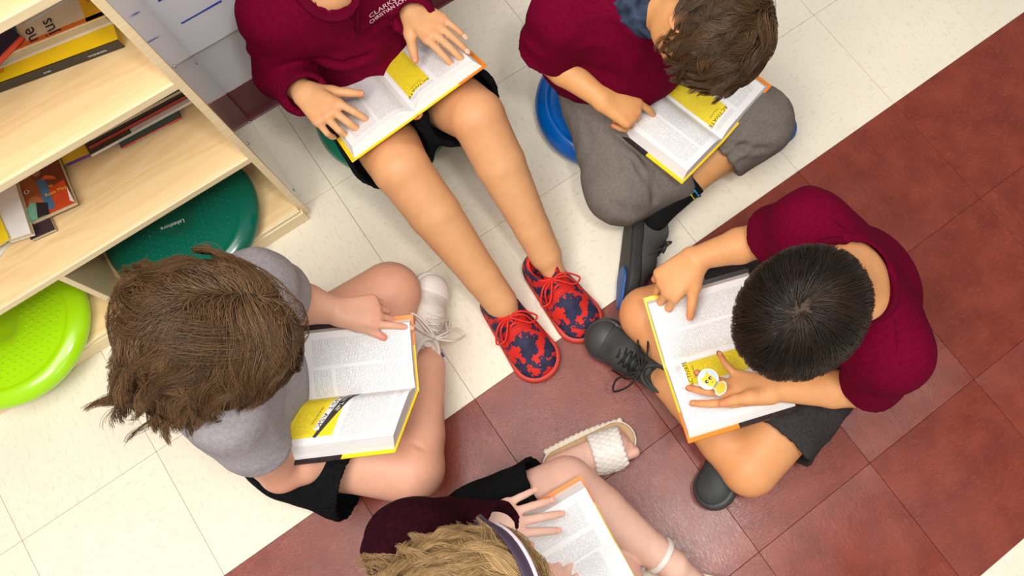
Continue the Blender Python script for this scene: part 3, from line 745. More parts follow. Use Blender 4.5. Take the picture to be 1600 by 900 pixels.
root, (A, ex, ey) = cover_book('worn paperback with two painted faces on a dark red cover', ((46, 348), (118, 316), (84, 232), (8, 268)), .349, .014, (112, 52, 34),
  [([(.45, 0), (1, 0), (.98, .45), (.55, .40)], (206, 70, 34)), ([(.38, .08), (.6, .05), (.66, .62), (.45, .62)], (72, 112, 150)), (E2(.25, .5, .22, .38), (152, 82, 40)), (E2(.28, .24, .16, .14), (186, 110, 66)),
   (E2(.56, .86, .15, .13), (40, 26, 24)), (E2(.55, .79, .10, .11), (178, 112, 84)), (E2(.22, .5, .055, .03), (225, 205, 190)), (E2(.22, .5, .022, .022), (30, 20, 18)), ([(.0, .0), (.36, .0), (.45, .2), (.2, .3), (.0, .16)], (120, 176, 150)), ([(.2, 0), (.42, 0), (.5, .18), (.3, .26)], (36, 36, 44)),
   ([(.60, .60), (.88, .50), (.86, .56), (.7, .64)], (222, 104, 60)), ([(.93, .05), (1, 0), (.99, .3)], (240, 230, 214))])
for body, px, py, sz in (('by', .72, .40, .0085), ('Rosa May', .76, .27, .0105)):
    me = text_mesh(body, sz)
    ux, uy = nrm(ex), nrm(ey)
    for v in me.vertices: v.co = Vector((A + ex * px + ey * py + ux * v.co.x + uy * v.co.y + V(0, 0, .0048)).tolist())
    link('printed_word', me, MY, root, smooth=False)
root, (A, ex, ey) = cover_book('white book with a green plant and a black ant on its cover', ((10, 376), (48, 364), (16, 262), (-60, 298)), .3635, .014, (236, 236, 238),
  [(E2(.15, .55, .25, .10), (120, 176, 40)), (E2(.0, .55, .12, .07), (26, 24, 24)), (E2(.1, .92, .3, .1), (70, 130, 60))])
cover_book('yellow framed magazine at the far left of the middle shelf', ((-30, 400), (14, 372), (-10, 318), (-60, 340)), .378, .006, (244, 214, 30), [([(.1, .2), (.75, .2), (.75, .8), (.1, .8)], (244, 244, 240))])
cover_book('white folder with a dark green line beside the magazine', ((-60, 470), (-2, 402), (16, 378), (-50, 380)), .3385, .004, (240, 240, 238), [([(.80, .0), (.86, .0), (.95, 1), (.88, 1)], (40, 90, 80))])
# ================================================================ cushions in place
M_DG = disc_mat('dark_green_rubber', (0, 102, 82)); M_LM = disc_mat('lime_rubber', (168, 226, 10)); M_BL = disc_mat('blue_rubber', (0, 88, 170)); M_RD = disc_mat('red_rubber', (196, 30, 24)); M_GR = disc_mat('sea_green_rubber', (0, 118, 92))
wobble_disc('wobble_cushion', (-.305, .690, .0612), .170, .055, M_DG, 'dark green wobble cushion in the right bay of the bookcase', tilt=(.0, .0), rot=.3, text='Lakeshore')
wobble_disc('wobble_cushion', (-.715, .684, .0612), .168, .052, M_LM, 'lime green wobble cushion in the left bay of the bookcase')
wobble_disc('wobble_cushion', (.205, .690, .0), .168, .075, M_GR, 'green wobble cushion under the child in long sleeves')
wobble_disc('wobble_cushion', (.636, .398, .0), .168, .070, M_BL, 'blue wobble cushion under the child in grey trousers')
_e = at(752, 893, .0); wobble_disc('wobble_cushion', (_e[0], _e[1], 0), .160, .065, M_RD, 'red wobble cushion under the child in the burgundy sweater')
# ================================================================ people
def skin_mat(name, rgb, red, sss=.12):
    m = mat(name, rgb, .48, .35, .07, 60, .12, 700, sss=sss); nt = m.node_tree; N = nt.nodes; L = nt.links; b = N['Principled BSDF']
    src = b.inputs['Base Color'].links[0].from_socket
    a = N.new('ShaderNodeAttribute'); a.attribute_name = 'tint'; x = N.new('ShaderNodeMix'); x.data_type = 'RGBA'
    L.new(a.outputs['Fac'], x.inputs[0]); L.new(src, x.inputs[6]); x.inputs[7].default_value = (*lin(red), 1); L.new(x.outputs[2], b.inputs['Base Color']); return m
def cloth_mat(name, rgb, rgb2, f=900, bump=.25, rough=.9):
    return mat(name, rgb, rough, .04, 0, 160, bump, f, rgb2=rgb2)
def two_bone(a, b, l1, l2, pole):
    """joint position between a and b for bone lengths l1, l2, bending towards pole"""
    a, b = np.asarray(a, float), np.asarray(b, float); d = b - a; L = np.linalg.norm(d)
    if L > (l1 + l2) * .995: s = L / (l1 + l2) * 1.01; l1 *= s; l2 *= s
    u = d / L; x = (l1 ** 2 - l2 ** 2 + L ** 2) / (2 * L); h = math.sqrt(max(l1 ** 2 - x * x, 1e-6)); p = np.asarray(pole, float); p = nrm(p - u * (p @ u))
    return a + u * x + p * h
def rotv(v, k, a):
    k = nrm(k); return v * math.cos(a) + np.cross(k, v) * math.sin(a) + k * (k @ v) * (1 - math.cos(a))
def hand(S, nails, tint, W, D, N, Tsign, s=1.0, curl=None, spread=None, thumb=None, mirror=None):
    """hand grown onto the body field: W wrist, D towards the fingers, N back of the hand, thumb on side Tsign*(D x N)"""
    D = nrm(D); N = nrm(np.asarray(N, float) - D * (np.asarray(N) @ D)); Tv = np.cross(D, N) * Tsign
    curl = curl or [(15, 25, 15)] * 4; spread = spread or (8, 2, -4, -11); thumb = thumb or dict(out=38, down=18, b=(12, 15))
    kn = [(.080, .0290), (.084, .0097), (.079, -.0097), (.071, -.0275)]
    P = lambda d, t, n: W + (D * d + Tv * t + N * n) * s
    for (d, t) in kn:
        S.cone(P(.004, t * .45, 0), P(d, t, 0), .0155 * s, .0118 * s, .010)
    S.cone(P(.02, .006, -.002), P(.06, .006, -.002), .018 * s, .020 * s, .010, axis=N, sc=1.5)
    lens = [(.037, .023, .019), (.041, .026, .020), (.038, .024, .019), (.030, .018, .016)]
    rad = [(.0090, .0082, .0075, .0066), (.0092, .0084, .0076, .0067), (.0088, .0080, .0073, .0064), (.0080, .0072, .0066, .0058)]
    tips = []
    for f in range(4):
        p = P(kn[f][0], kn[f][1], .001); side = Tv; a = math.radians(spread[f]); dd = D * math.cos(a) + Tv * math.sin(a); ax = nrm(np.cross(dd, N)); tot = 0
        tint.append((p + N * .008, .009, .35))
        for q in range(3):
            tot += math.radians(curl[f][q]); v = nrm(dd * math.cos(tot) - N * math.sin(tot)); e = p + v * lens[f][q] * s
            S.cone(p, e, rad[f][q] * s, rad[f][q + 1] * s, .0012 if q else .003); 
            if q == 1: tint.append((e, .007, .25))
            p0 = p; p = e
        tint.append((p, .011, .75)); back = nrm(dd * math.sin(tot) + N * math.cos(tot)); nails.append((p - v * .003 * s + back * .0054 * s, v, back, .0066 * s)); tips.append(p)
    o, dn = math.radians(thumb['out']), math.radians(thumb['down'])
    tb = P(.006, .014, -.004); td = nrm(D * math.cos(o) + Tv * math.sin(o)); td = nrm(td * math.cos(dn) - N * math.sin(dn))
    m1 = tb + td * .040 * s; S.cone(tb, m1, .0165 * s, .0135 * s, .010); tb2 = thumb.get('b', (12, 15)); ang = 0; p = m1; d0 = td; ax = N
    for q, (ln, r0, r1) in enumerate(((.034, .0122, .0102), (.027, .0100, .0080))):
        ang = math.radians(tb2[q]); d0 = rotv(d0, N, ang * (1 if Tsign * (np.cross(D, N) @ Tv) * 1 > 0 else 1) * thumb.get('sg', 1)); e = p + d0 * ln * s; S.cone(p, e, r0 * s, r1 * s, .004 if q else .008); p = e
    tint.append((p, .012, .75)); bk = nrm(N - d0 * (N @ d0)); nails.append((p - d0 * .004 * s + bk * .0058 * s, d0, bk, .0075 * s)); tips.append(p)
    return tips
def head_parts(S, tint, c, F, U, s=1.0):
    F = nrm(F); U = nrm(U - F * (U @ F)); Rt = np.cross(F, U); P = lambda f, u, r: c + (F * f + U * u + Rt * r) * s
    ax = (F, Rt, U)
    S.ell(P(-.008, .018, 0), np.array([.094, .074, .082]) * s, .01, ax); S.ell(P(.022, -.030, 0), np.array([.066, .060, .070]) * s, .02, ax)
    S.ell(P(.046, -.078, 0), np.array([.034, .034, .026]) * s, .025, ax)                 # chin
    S.cone(P(.078, -.012, 0), P(.100, -.036, 0), .006 * s, .0095 * s, .010); 
    for r in (-1, 1):
        S.ell(P(.092, -.038, .009 * r), .0065 * s, .005); S.ell(P(.066, -.038, .034 * r), np.array([.016, .018, .016]) * s, .02, ax)
        S.ell(P(.086, -.004, .031 * r), np.array([.010, .015, .010]) * s, .012, ax, op='sub')   # eye socket
        e = P(-.010, -.014, .076 * r); S.ell(e, np.array([.018, .007, .030]) * s, .004, (nrm(F + Rt * .5 * r), nrm(Rt * r - F * .5), U)); S.ell(e + (Rt * .008 * r + F * .002) * s, np.array([.010, .005, .018]) * s, .003, (nrm(F + Rt * .5 * r), nrm(Rt * r - F * .5), U), op='sub')
        tint.append((e, .03, .6)); tint.append((P(.07, -.04, .035 * r), .03, .35))
    for dz, rr in ((-.058, .0052), (-.066, .006)): S.cone(P(.083, dz, -.016), P(.083, dz, .016), rr * s, rr * s, .006)
    return P, (F, U, Rt)
def face_details(root, P, fr, s, skin, brow, body_name='x'):
    F, U, Rt = fr; M_EW = mat('eye_white', (238, 234, 230), .2); M_EI = mat('eye_iris', (66, 44, 30), .15); M_LIP = mat('lip', (190, 96, 86), .45)
    for r in (-1, 1):
        me = bpy.data.meshes.new('eye'); bm = bmesh.new(); bmesh.ops.create_uvsphere(bm, u_segments=20, v_segments=12, radius=.0115 * s)
        bmesh.ops.translate(bm, vec=Vector(P(.074, -.004, .031 * r).tolist()), verts=bm.verts); bm.to_mesh(me); bm.free(); eye = link('eye', me, M_EW, root)
        me = bpy.data.meshes.new('iris'); bm = bmesh.new(); bmesh.ops.create_uvsphere(bm, u_segments=16, v_segments=8, radius=.0058 * s)
        bmesh.ops.translate(bm, vec=Vector(P(.0812, -.006, .031 * r).tolist()), verts=bm.verts); bm.to_mesh(me); bm.free(); link('iris', me, M_EI, eye)
        tubes('eyebrow', [smooth_path([P(.086, .016, .014 * r), P(.086, .021, .030 * r), P(.074, .016, .046 * r)], 4)], .0028 * s, brow, root)
    tubes('lip', [smooth_path([P(.078, -.062, -.020), P(.090, -.061, -.008), P(.091, -.062, 0), P(.090, -.061, .008), P(.078, -.062, .020)], 3)], .0042 * s, M_LIP, root, n=8)
def nail_mesh(root, nails, m):
    vs, fs = [], []
    for c, v, b, r in nails:
        w = np.cross(v, b); o = len(vs)
        for (R, hgt) in ((1.0, 0), (.8, .0010), (0, .0014)):
            if R == 0: vs.append(c + b * hgt * 1.0); continue
            for k in range(10):
                a = 2 * math.pi * k / 10; vs.append(c + v * r * 1.15 * R * math.cos(a) + w * r * .85 * R * math.sin(a) + b * (hgt - .0012 * abs(math.sin(a)) * R))
        for k in range(10): fs.append([o + k, o + (k + 1) % 10, o + 10 + (k + 1) % 10, o + 10 + k]); fs.append([o + 10 + k, o + 10 + (k + 1) % 10, o + 20])
    for q in range(len(nails)):
        V_ = vs[q * 21:(q + 1) * 21]; F_ = [[x - 0 for x in f] for f in fs[:20]]
        link('fingernail', mesh_from('n', V_, F_), m, root)

def make_hair(name, root, c, fr, s, m, m_cap, n=5000, length=(.05, .07), seg=7, rad=.0006, crown=(-.05, .06, 0), part=None, curl=0.0, curl_f=40, lift=.004, fall=0.0, gravity=0.0, cover=-.02, front=.075, flow=None, cap=.985, clump=.5, nclump=260, shell=(.099, .079, .088), cap_low=None, hc=(-.008, .018, 0), jitter=.25, sd=1, label=None, droop=None, thin=.35, hug=.3):
    """strands grown from the scalp; local axes F, Rt, U. flow(local unit position) -> local direction"""
    R_ = np.random.default_rng(sd); F, U, Rt = fr; B = np.stack([F, Rt, U]); hcw = c + (F * hc[0] + U * hc[1] + Rt * hc[2]) * s; sh = np.array(shell) * s
    q = R_.normal(size=(n * 3, 3)); q /= np.linalg.norm(q, axis=1)[:, None]
    # hairline: low at the back, above the brow at the front
    low = cover + np.maximum(q[:, 0], 0) ** 1.5 * front / .088
    q = q[q[:, 2] > low][:n]; n = len(q)
    cl = R_.normal(size=(nclump, 3)); cl /= np.linalg.norm(cl, axis=1)[:, None]; ci = np.argmax(q @ cl.T, axis=1)
    P = q * sh * 1.0; pts = [P.copy()]; L = R_.uniform(length[0], length[1], n) * s; st = L / seg
    if isinstance(droop, (int, float)) or droop is None: pass
    phase = R_.uniform(0, 6.28, nclump)[ci] + R_.normal(0, .16, n); amp = R_.uniform(.6, 1.3, nclump)[ci]
    down = B @ V(0, 0, -1)
    jit = R_.normal(0, min(jitter, .3), (n, 3)) * .35 + R_.normal(0, jitter, (nclump, 3))[ci]
    for k in range(seg):
        u = P / sh; r = np.linalg.norm(u, axis=1)[:, None]; nn = (P / sh ** 2); nn /= np.linalg.norm(nn, axis=1)[:, None]
        d = flow(u / r, P / s, k / seg) + jit * .5
        t = k / seg
        if curl:
            a = phase + curl_f * t * 1.0; e1 = np.cross(d, nn); e1 /= np.linalg.norm(e1, axis=1)[:, None] + 1e-9
            d = d + curl * (amp * np.minimum(t * 2.2, 1))[:, None] * (e1 * np.sin(a)[:, None] + nn * np.cos(a)[:, None])
        d = d + gravity * down
        d = d - nn * (d * nn).sum(1)[:, None] * (r < 1.0 + .10 + lift / .09).astype(float) * (1 - hug * t)
        d /= np.linalg.norm(d, axis=1)[:, None] + 1e-9
        P = P + d * st[:, None]
        if clump: 
            Pc = np.zeros((nclump, 3)); cnt = np.zeros(nclump); np.add.at(Pc, ci, P); np.add.at(cnt, ci, 1); Pc /= np.maximum(cnt, 1)[:, None]
            P = P + (Pc[ci] - P) * clump * (t + .15) * .28
        u = P / sh; r = np.linalg.norm(u, axis=1); lo_ = 1.004 + (lift / .09) * ((k + 1) / seg) ** .6 + .02 * (R_.uniform(0, 1, n) if k == 0 else lo_r); 
        if k == 0: lo_r = R_.uniform(0, 1, n)
        tooin = r < lo_; P[tooin] *= (lo_ / r)[tooin][:, None]
        pts.append(P.copy())
    X = np.stack(pts, 1) @ B + hcw; T_ = np.gradient(X, axis=1); T_ /= np.linalg.norm(T_, axis=2)[..., None] + 1e-9
    a = np.cross(T_, V(.3, .2, 1.)); a /= np.linalg.norm(a, axis=2)[..., None] + 1e-9; b = np.cross(T_, a)
    rr = rad * s * np.linspace(1, thin, seg + 1)[None, :, None] * R_.uniform(.7, 1.3, (n, 1, 1)); vs = np.stack([X + rr * (a * math.cos(w) + b * math.sin(w)) for w in (0, 2.094, 4.188)], 2).reshape(-1, 3)
    base = (np.arange(n)[:, None] * (seg + 1) + np.arange(seg)[None]) * 3; fs = []
    for k in range(3): fs.append(np.stack([base + k, base + (k + 1) % 3, base + 3 + (k + 1) % 3, base + 3 + k], -1).reshape(-1, 4))
    me = quick_mesh(name, vs, np.vstack(fs)); at_ = me.attributes.new('strand', 'FLOAT', 'POINT'); at_.data.foreach_set('value', np.repeat((R_.uniform(0, 1, n) * .5 + R_.uniform(0, 1, nclump)[ci] * .5), (seg + 1) * 3).astype(np.float32))
    o = link(name, me, m, root); tag(o, label, kind='stuff')
    # matted under-layer
    S = SDF(); S.ell(hcw, sh * cap, .004, (F, Rt, U), clip=[(hcw + U * (cap_low if cap_low is not None else cover * .09) * s + F * .0, nrm(-U + F * (front / .088) * .55))])
    sdf_object('hair_underlayer', S, .004, m_cap, root, noise_amp=.002, noise_f=60)
    return o
def hair_mat(name, dark, light, rough=.42):
    m = bpy.data.materials.new(name); m.use_nodes = True; nt = m.node_tree; N = nt.nodes; L = nt.links; b = N['Principled BSDF']
    a = N.new('ShaderNodeAttribute'); a.attribute_name = 'strand'; x = N.new('ShaderNodeMix'); x.data_type = 'RGBA'
    x.inputs[6].default_value = (*lin(dark), 1); x.inputs[7].default_value = (*lin(light), 1); L.new(a.outputs['Fac'], x.inputs[0]); L.new(x.outputs[2], b.inputs['Base Color'])
    b.inputs['Roughness'].default_value = rough; b.inputs['Specular IOR Level'].default_value = .38; return m
def whorl_flow(crown, swirl=.5, fwd=0.0):
    cr = nrm(V(*crown))
    def f(u, P, t):
        d = u - cr; d = d - u * (d * u).sum(1)[:, None]; d /= np.linalg.norm(d, axis=1)[:, None] + 1e-6
        sw = np.cross(u, d); o = d + sw * swirl * np.exp(-np.linalg.norm(u - cr, axis=1)[:, None] * 1.5) + V(fwd, 0, 0)
        return o
    return f

def body(root, J, skin, h=.0034, arms=True, rs=1.0, legs='bare', tint=None, nails=None, label=None, nailm=None, knee=.056, calf=.050, ankle=.034, wristr=.0225, fore=.034, torso=1.0, forelegs=True):
    """one continuous figure"""
    S = SDF(); tint = tint if tint is not None else []; nails = []
    pel, che, nek = J['pelvis'], J['chest'], J['neck']; fw = nrm(J['fwd'])
    S.cone(J['hipR'], J['hipL'], .082 * torso, .082 * torso, .03); S.cone(pel, (pel + che) / 2, .088 * torso, .086 * torso, .04, axis=fw, sc=1.2)
    S.cone((pel + che) / 2, che, .086 * torso, .094 * torso, .04, axis=fw, sc=1.25)
    S.cone(J['shR'] * .8 + J['shL'] * .2, J['shL'] * .8 + J['shR'] * .2, .055 * torso, .055 * torso, .05); S.cone(che, nek - (nek - che) * .12, .080 * torso, .050, .05, axis=fw, sc=1.2)
    hf, hu = nrm(J['headF']), nrm(J['headU']); hs = J.get('hs', 1.0)
    S.cone(nek, J['head'] - hu * .045 - hf * .018, .046, .048, .025)
    for sd in 'RL':
        sh, el, wr = J['sh' + sd], J['el' + sd], J['wr' + sd]; d = nrm(wr - el)
        S.cone(sh, sh * .35 + el * .65, .044 * rs, .039 * rs, .03); S.cone(sh * .35 + el * .65, el, .039 * rs, .034 * rs, .01)
        S.cone(el, el * .65 + wr * .35, .034 * rs, fore * 1.02 * rs, .012); S.cone(el * .65 + wr * .35, wr, fore * 1.02 * rs, wristr * rs, .008)
        tint.append((el, .045, .45))
        hp, kn, an = J['hip' + sd], J['kn' + sd], J['an' + sd]
        S.cone(hp, hp * .55 + kn * .45, .080 * torso, .073 * torso, .03); S.cone(hp * .55 + kn * .45, kn, .073 * torso, knee, .008)
        c1 = kn * .68 + an * .32; kd = nrm(an - kn); S.cone(kn, c1, knee * .97, calf, .006); S.cone(c1, kn * .2 + an * .8, calf, ankle * 1.08, .006); S.cone(kn * .2 + an * .8, an, ankle * 1.08, ankle, .006)
        tint.append((kn, .07, .28))
        to = J['to' + sd]; fd = nrm(to - an); S.cone(an, (an * .55 + to * .45) * V(1, 1, 0) + V(0, 0, min(to[2], an[2]) - .006), .029, .022, .008)
    S.cone(J['shR'], J['shR'] * .7 + che * .3, .05, .06, .03); S.cone(J['shL'], J['shL'] * .7 + che * .3, .05, .06, .03)
    P, fr = head_parts(S, tint, J['head'], hf, hu, hs)
    for sd in 'RL':
        hd = J['hand' + sd]; hand(S, nails, tint, J['wr' + sd], hd['D'], hd['N'], hd['T'], s=hd.get('s', .92), curl=hd.get('curl'), spread=hd.get('spread'), thumb=hd.get('thumb'))
    if 'extra' in J: J['extra'](S, tint)
    o = sdf_object('body', S, h, skin, root, tint=tint, smooth_it=1, label=label, deci=.34, folds=J.get('creases', ()))
    nail_mesh(root, nails, nailm); face_details(root, P, fr, hs, skin, J['brow'])
    return o, P, fr

def sleeve(S, a, b, r1, r2, k=.02, open_=True, flat=None):
    d = nrm(b - a); S.cone(a, b + d * .03, r1, r2, k, clip=[(b, d)], hollow=None)
    if open_: S.cone(b - d * .012, b + d * .05, r2 - .009, r2 - .006, .001, op='sub')
def hem_ring(name, c, d, r, m, root, tr=.0022, up=None, sq=(1, 1)):
    d = nrm(d); a = nrm(np.cross(d, V(.2, .3, 1))); b = np.cross(d, a); tubes(name, [[c + a * r * sq[0] * math.cos(t) + b * r * sq[1] * math.sin(t) for t in np.linspace(0, 6.2832, 40)]], tr, m, root)

# ---------------------------------------------------------------- footwear
def shoe(root, heel, toe, up, L, m_up, m_sole, m_tongue, m_lace, W=.095, H=.075, lace=True, sole_h=.024, toe_cap=None, ankle_in=None, label=None, low=False, sole_flare=.004, stripe=None, open_c=True, bow=1.0, pattern=None):
    heel, toe = np.asarray(heel, float), np.asarray(toe, float); X = nrm(toe - heel); Z = nrm(np.asarray(up, float) - X * (np.asarray(up) @ X)); Y = np.cross(Z, X)
    P = lambda x, y, z: heel + X * x * L + Y * y + Z * z
    rh, rt = W * .37, W * .5
    S = SDF(); S.slab(P(0, 0, sole_h / 2) + X * rh, P(1, 0, sole_h / 2) - X * rt, rh + sole_flare, rt + sole_flare, Z, sole_h / 2, rnd=.006)
    sh = empty('shoe', heel + X * L / 2); sh.parent = root; sh.location = sh.location - wloc(root)
    if label: sh['label'] = label
    # upper
    S2 = SDF(); clipz = [(P(0, 0, sole_h * .55), -Z)]
    S2.cone(P(.16, 0, .028), P(.30, 0, .032), rh * .98, rh * .98, .012, axis=Z, sc=.62, clip=clipz)
    S2.cone(P(.14, 0, .03), P(.22, 0, H * .98 if not low else H * .8), rh * .92, rh * .80, .02, clip=clipz + [(P(.2, 0, H), nrm(Z - X * .15))])
    S2.cone(P(.30, 0, .040), P(.60, 0, .034), rh * .96, rt * .80, .02, axis=Z, sc=1.0, clip=clipz)
    S2.cone(P(.55, 0, .026), P(1, 0, .020) - X * rt, rt * .90, rt * .93, .02, axis=Z, sc=1.5, clip=clipz)
    ai = P(.19, 0, .05); S2.ell(P(.20, 0, H * 1.08), (L * .155, rh * .74, H * .55), .004, (X, Y, Z), op='sub')
    up_o = sdf_object('upper', S2, .0034, m_up, sh, smooth_it=2)
    if pattern:
        S5 = SDF(); S5.cone(P(.30, 0, .0415), P(.60, 0, .0355), rh * .96, rt * .80, .02, axis=Z, sc=1.0, clip=clipz + [(P(.33, 0, 0), -X), (P(.585, 0, .05), nrm(X + Z * .3)), (P(0, .034, 0), Y), (P(0, -.034, 0), -Y)]); sdf_object('lace_panel', S5, .0028, m_tongue, sh)
    sdf_object('sole', S, .0042, m_sole, sh, smooth_it=1)
    if toe_cap:
        S3 = SDF(); S3.cone(P(.55, 0, .026), P(1, 0, .020) - X * rt, rt * .90 + .002, rt * .93 + .002, .02, axis=Z, sc=1.5, clip=clipz + [(P(.80, 0, 0), -X)]); sdf_object('toe_cap', S3, .0024, toe_cap, sh)
    S4 = SDF(); S4.cone(P(.36, 0, H * .80), P(.52, 0, .062), rh * .50, rh * .45, .004, axis=Z, sc=3.0); sdf_object('tongue', S4, .0022, m_tongue, sh)
    # collar rim
    ring = [P(.20, 0, 0) + X * L * .150 * math.cos(t) + Y * rh * .74 * math.sin(t) + Z * (H * (.86 - .06 * math.cos(t) - .03 * math.cos(2 * t))) for t in np.linspace(0, 6.2832, 36)]
    tubes('collar', [ring], .0045, m_tongue if pattern is None else m_lace, sh, n=8)
    if lace:
        lp = []
        top = lambda x: .058 + (0.64 - x) * .075
        for k in range(5):
            x = .37 + k * .058; z = top(x); w = .019
            lp.append(smooth_path([P(x, -w, z - .004), P(x + .02, 0, z + .007), P(x + .045, w, z - .003)], 5)); lp.append(smooth_path([P(x, w, z - .004), P(x + .02, 0, z + .008), P(x + .045, -w, z - .003)], 5))
        tubes('lace', lp, .0026, m_lace, sh, n=6)
        b0 = P(.37, 0, top(.37) + .010)
        for sgn in (-1, 1):
            lp = smooth_path([b0, P(.40, sgn * .028 * bow, top(.37) + .016), P(.50, sgn * .052 * bow, top(.5) + .002), P(.53, sgn * .034 * bow, top(.5) + .006), P(.44, sgn * .012 * bow, top(.42) + .014), b0], 6); tubes('lace_bow', [lp], .0023, m_lace, sh)
            lp = smooth_path([b0, P(.44, sgn * .03, top(.42) + .012), P(.56, sgn * .042, .045), P(.62, sgn * .046, .030)], 6); tubes('lace_end', [lp], .0022, m_lace, sh)
    return sh, P
# ---------------------------------------------------------------- the five readers
CRIM = cloth_mat('crimson_polo_cloth', (106, 6, 40), (94, 3, 33)); CRIM2 = cloth_mat('crimson_polo_collar', (92, 8, 36), (82, 4, 30))
GREYT = cloth_mat('heather_grey_jersey', (168, 162, 164), (150, 145, 148)); BLACK = cloth_mat('black_shorts_cloth', (24, 25, 27), (16, 17, 19)); CHAR = cloth_mat('charcoal_shorts_cloth', (62, 58, 58), (50, 47, 47))
TROU = cloth_mat('grey_trouser_cloth', (122, 114, 106), (110, 102, 96)); BURG = cloth_mat('dark_burgundy_knit', (48, 12, 22), (32, 8, 15), 500, .5)
def up2(a, b, l1, l2, pole): return two_bone(a, b, l1, l2, pole)
IR = nrm(at(1000, 400, .3) - at(900, 400, .3)); ID = nrm(at(900, 500, .3) - at(900, 400, .3)); UP = V(0, 0, 1)   # image right / image down on the ground plane, as world directions
IR[2] = 0; ID[2] = 0
def hd(J, side, W, to, N, thumb_dir, **k):
    J['wr' + side] = np.asarray(W, float); D = nrm(np.asarray(to, float) - J['wr' + side]); N = nrm(N); N = nrm(N - D * (N @ D))
    J['hand' + side] = dict(D=D, N=N, T=1.0 if np.cross(D, N) @ thumb_dir > 0 else -1.0, **k)
def arms(J, l1=.235, l2=.205, poles=None):
    for s in 'RL': J['el' + s] = two_bone(J['sh' + s], J['wr' + s], l1, l2, poles[s])
def torso_cloth(S, J, g=.010, w=1.0, hemz=None):
    pel, che, nek, fw = J['pelvis'], J['chest'], J['neck'], nrm(J['fwd'])
    S.cone(pel, (pel + che) / 2, (.098 + g) * w, (.094 + g) * w, .04, axis=fw, sc=1.15); S.cone((pel + che) / 2, che, (.094 + g) * w, (.100 + g) * w, .04, axis=fw, sc=1.2)
    S.cone(J['shR'] * .8 + J['shL'] * .2, J['shL'] * .8 + J['shR'] * .2, .055 + g, .055 + g, .05); S.cone(che, nek - (nek - che) * .15, .085 + g, .052 + g, .05, axis=fw, sc=1.2)
    for s in 'RL': S.cone(J['sh' + s], J['sh' + s] * .7 + che * .3, .052 + g, .062 + g, .03)
def arm_cloth(S, J, s, frac, r1=.056, r2=.052, r3=.040):
    """frac <=1: short sleeve ending that far down the upper arm; >1: reaches (frac-1) of the forearm"""
    sh, el, wr = J['sh' + s], J['el' + s], J['wr' + s]
    if frac <= 1:
        e = sh + (el - sh) * frac; sleeve(S, sh, e, r1, r2, .03)
    else:
        S.cone(sh, el, r1, r2 * .96, .03); e = el + (wr - el) * (frac - 1); sleeve(S, el, e, r2 * .96, r3, .012)
    return e
def leg_cloth(S, J, s, frac, r1=.095, r2=.088, k=.03, droop=0.0, op=True):
    h, kn, an = J['hip' + s], J['kn' + s], J['an' + s]
    if frac <= 1: e = h + (kn - h) * frac; sleeve(S, h, e, r1, r2, k, open_=op)
    else:
        S.cone(h, kn, r1, r2, k); e = kn + (an - kn) * (frac - 1); sleeve(S, kn, e, r2, r2 * .82, .02, open_=op)
    return e
def neck_hole(S, J, r=.062, off=V(0, 0, 0)):
    d = nrm(J['head'] - J['neck']); S.cone(J['neck'] + off - d * .012, J['neck'] + off + d * .12, r, r * 1.3, .002, op='sub')

# ======== A: long-sleeved sitter at the top
J = dict(pelvis=V(.228, .712, .150), chest=V(.232, .735, .37), neck=at(515, -22, .53), shR=at(428, 22, .470), shL=at(612, -62, .475), fwd=V(.05, -1, 0.1),
  hipR=V(.165, .672, .140), hipL=V(.290, .672, .140), knR=at(626, 262, .300), knL=at(745, 182, .300), anR=at(782, 472, .085), anL=at(852, 398, .085), toR=at(838, 560, .045), toL=at(905, 497, .045),
  head=at(515, -22, .53) + V(-.005, .058, .182), headF=V(.05, -.95, -.15), headU=V(0, -.12, .95))
hd(J, 'R', at(476, 146, .375), at(522, 184, .385), UP + ID * .1 - IR * .15, IR, curl=[(22, 34, 20), (28, 38, 24), (34, 42, 26), (40, 46, 28)], spread=(12, 2, -8, -18), thumb=dict(out=40, down=20, b=(2, -4)), s=.93)
hd(J, 'L', at(642, 14, .400), at(694, 56, .405), UP + ID * .15, ID - IR, curl=[(16, 16, 10), (16, 16, 10), (18, 16, 10), (18, 18, 10)], spread=(3, 0, -2, -5), thumb=dict(out=44, down=8, b=(6, 4)), s=.93)
J['elR'] = at(440, 112, .320); J['elL'] = at(628, -45, .330)
skinA = skin_mat('tanned_skin_warm', (216, 160, 112), (206, 118, 82)); nailm = mat('fingernail_pink', (236, 182, 158), .2)
J['brow'] = mat('dark_brow', (60, 42, 30), .8)
JA = J; PA = empty('person', (J['pelvis'][0], J['pelvis'][1], 0), 'seated child in a long-sleeved crimson polo and black shorts with red camouflage sneakers', 'person')
body(PA, J, skinA, nailm=nailm, knee=.058, calf=.053, ankle=.036)
S = SDF(); torso_cloth(S, J, .012); arm_cloth(S, J, 'R', 2.06, .060, .056, .043); arm_cloth(S, J, 'L', 2.22, .060, .054, .042)
d = nrm(J['head'] - J['neck']); S.cone(J['neck'] + d * .004, J['neck'] + d * .1, .044, .07, .002, op='sub')
vA = at(550, 8, .52); S.cone(J['neck'] + V(0, -.03, .03), vA, .026, .006, .002, op='sub')
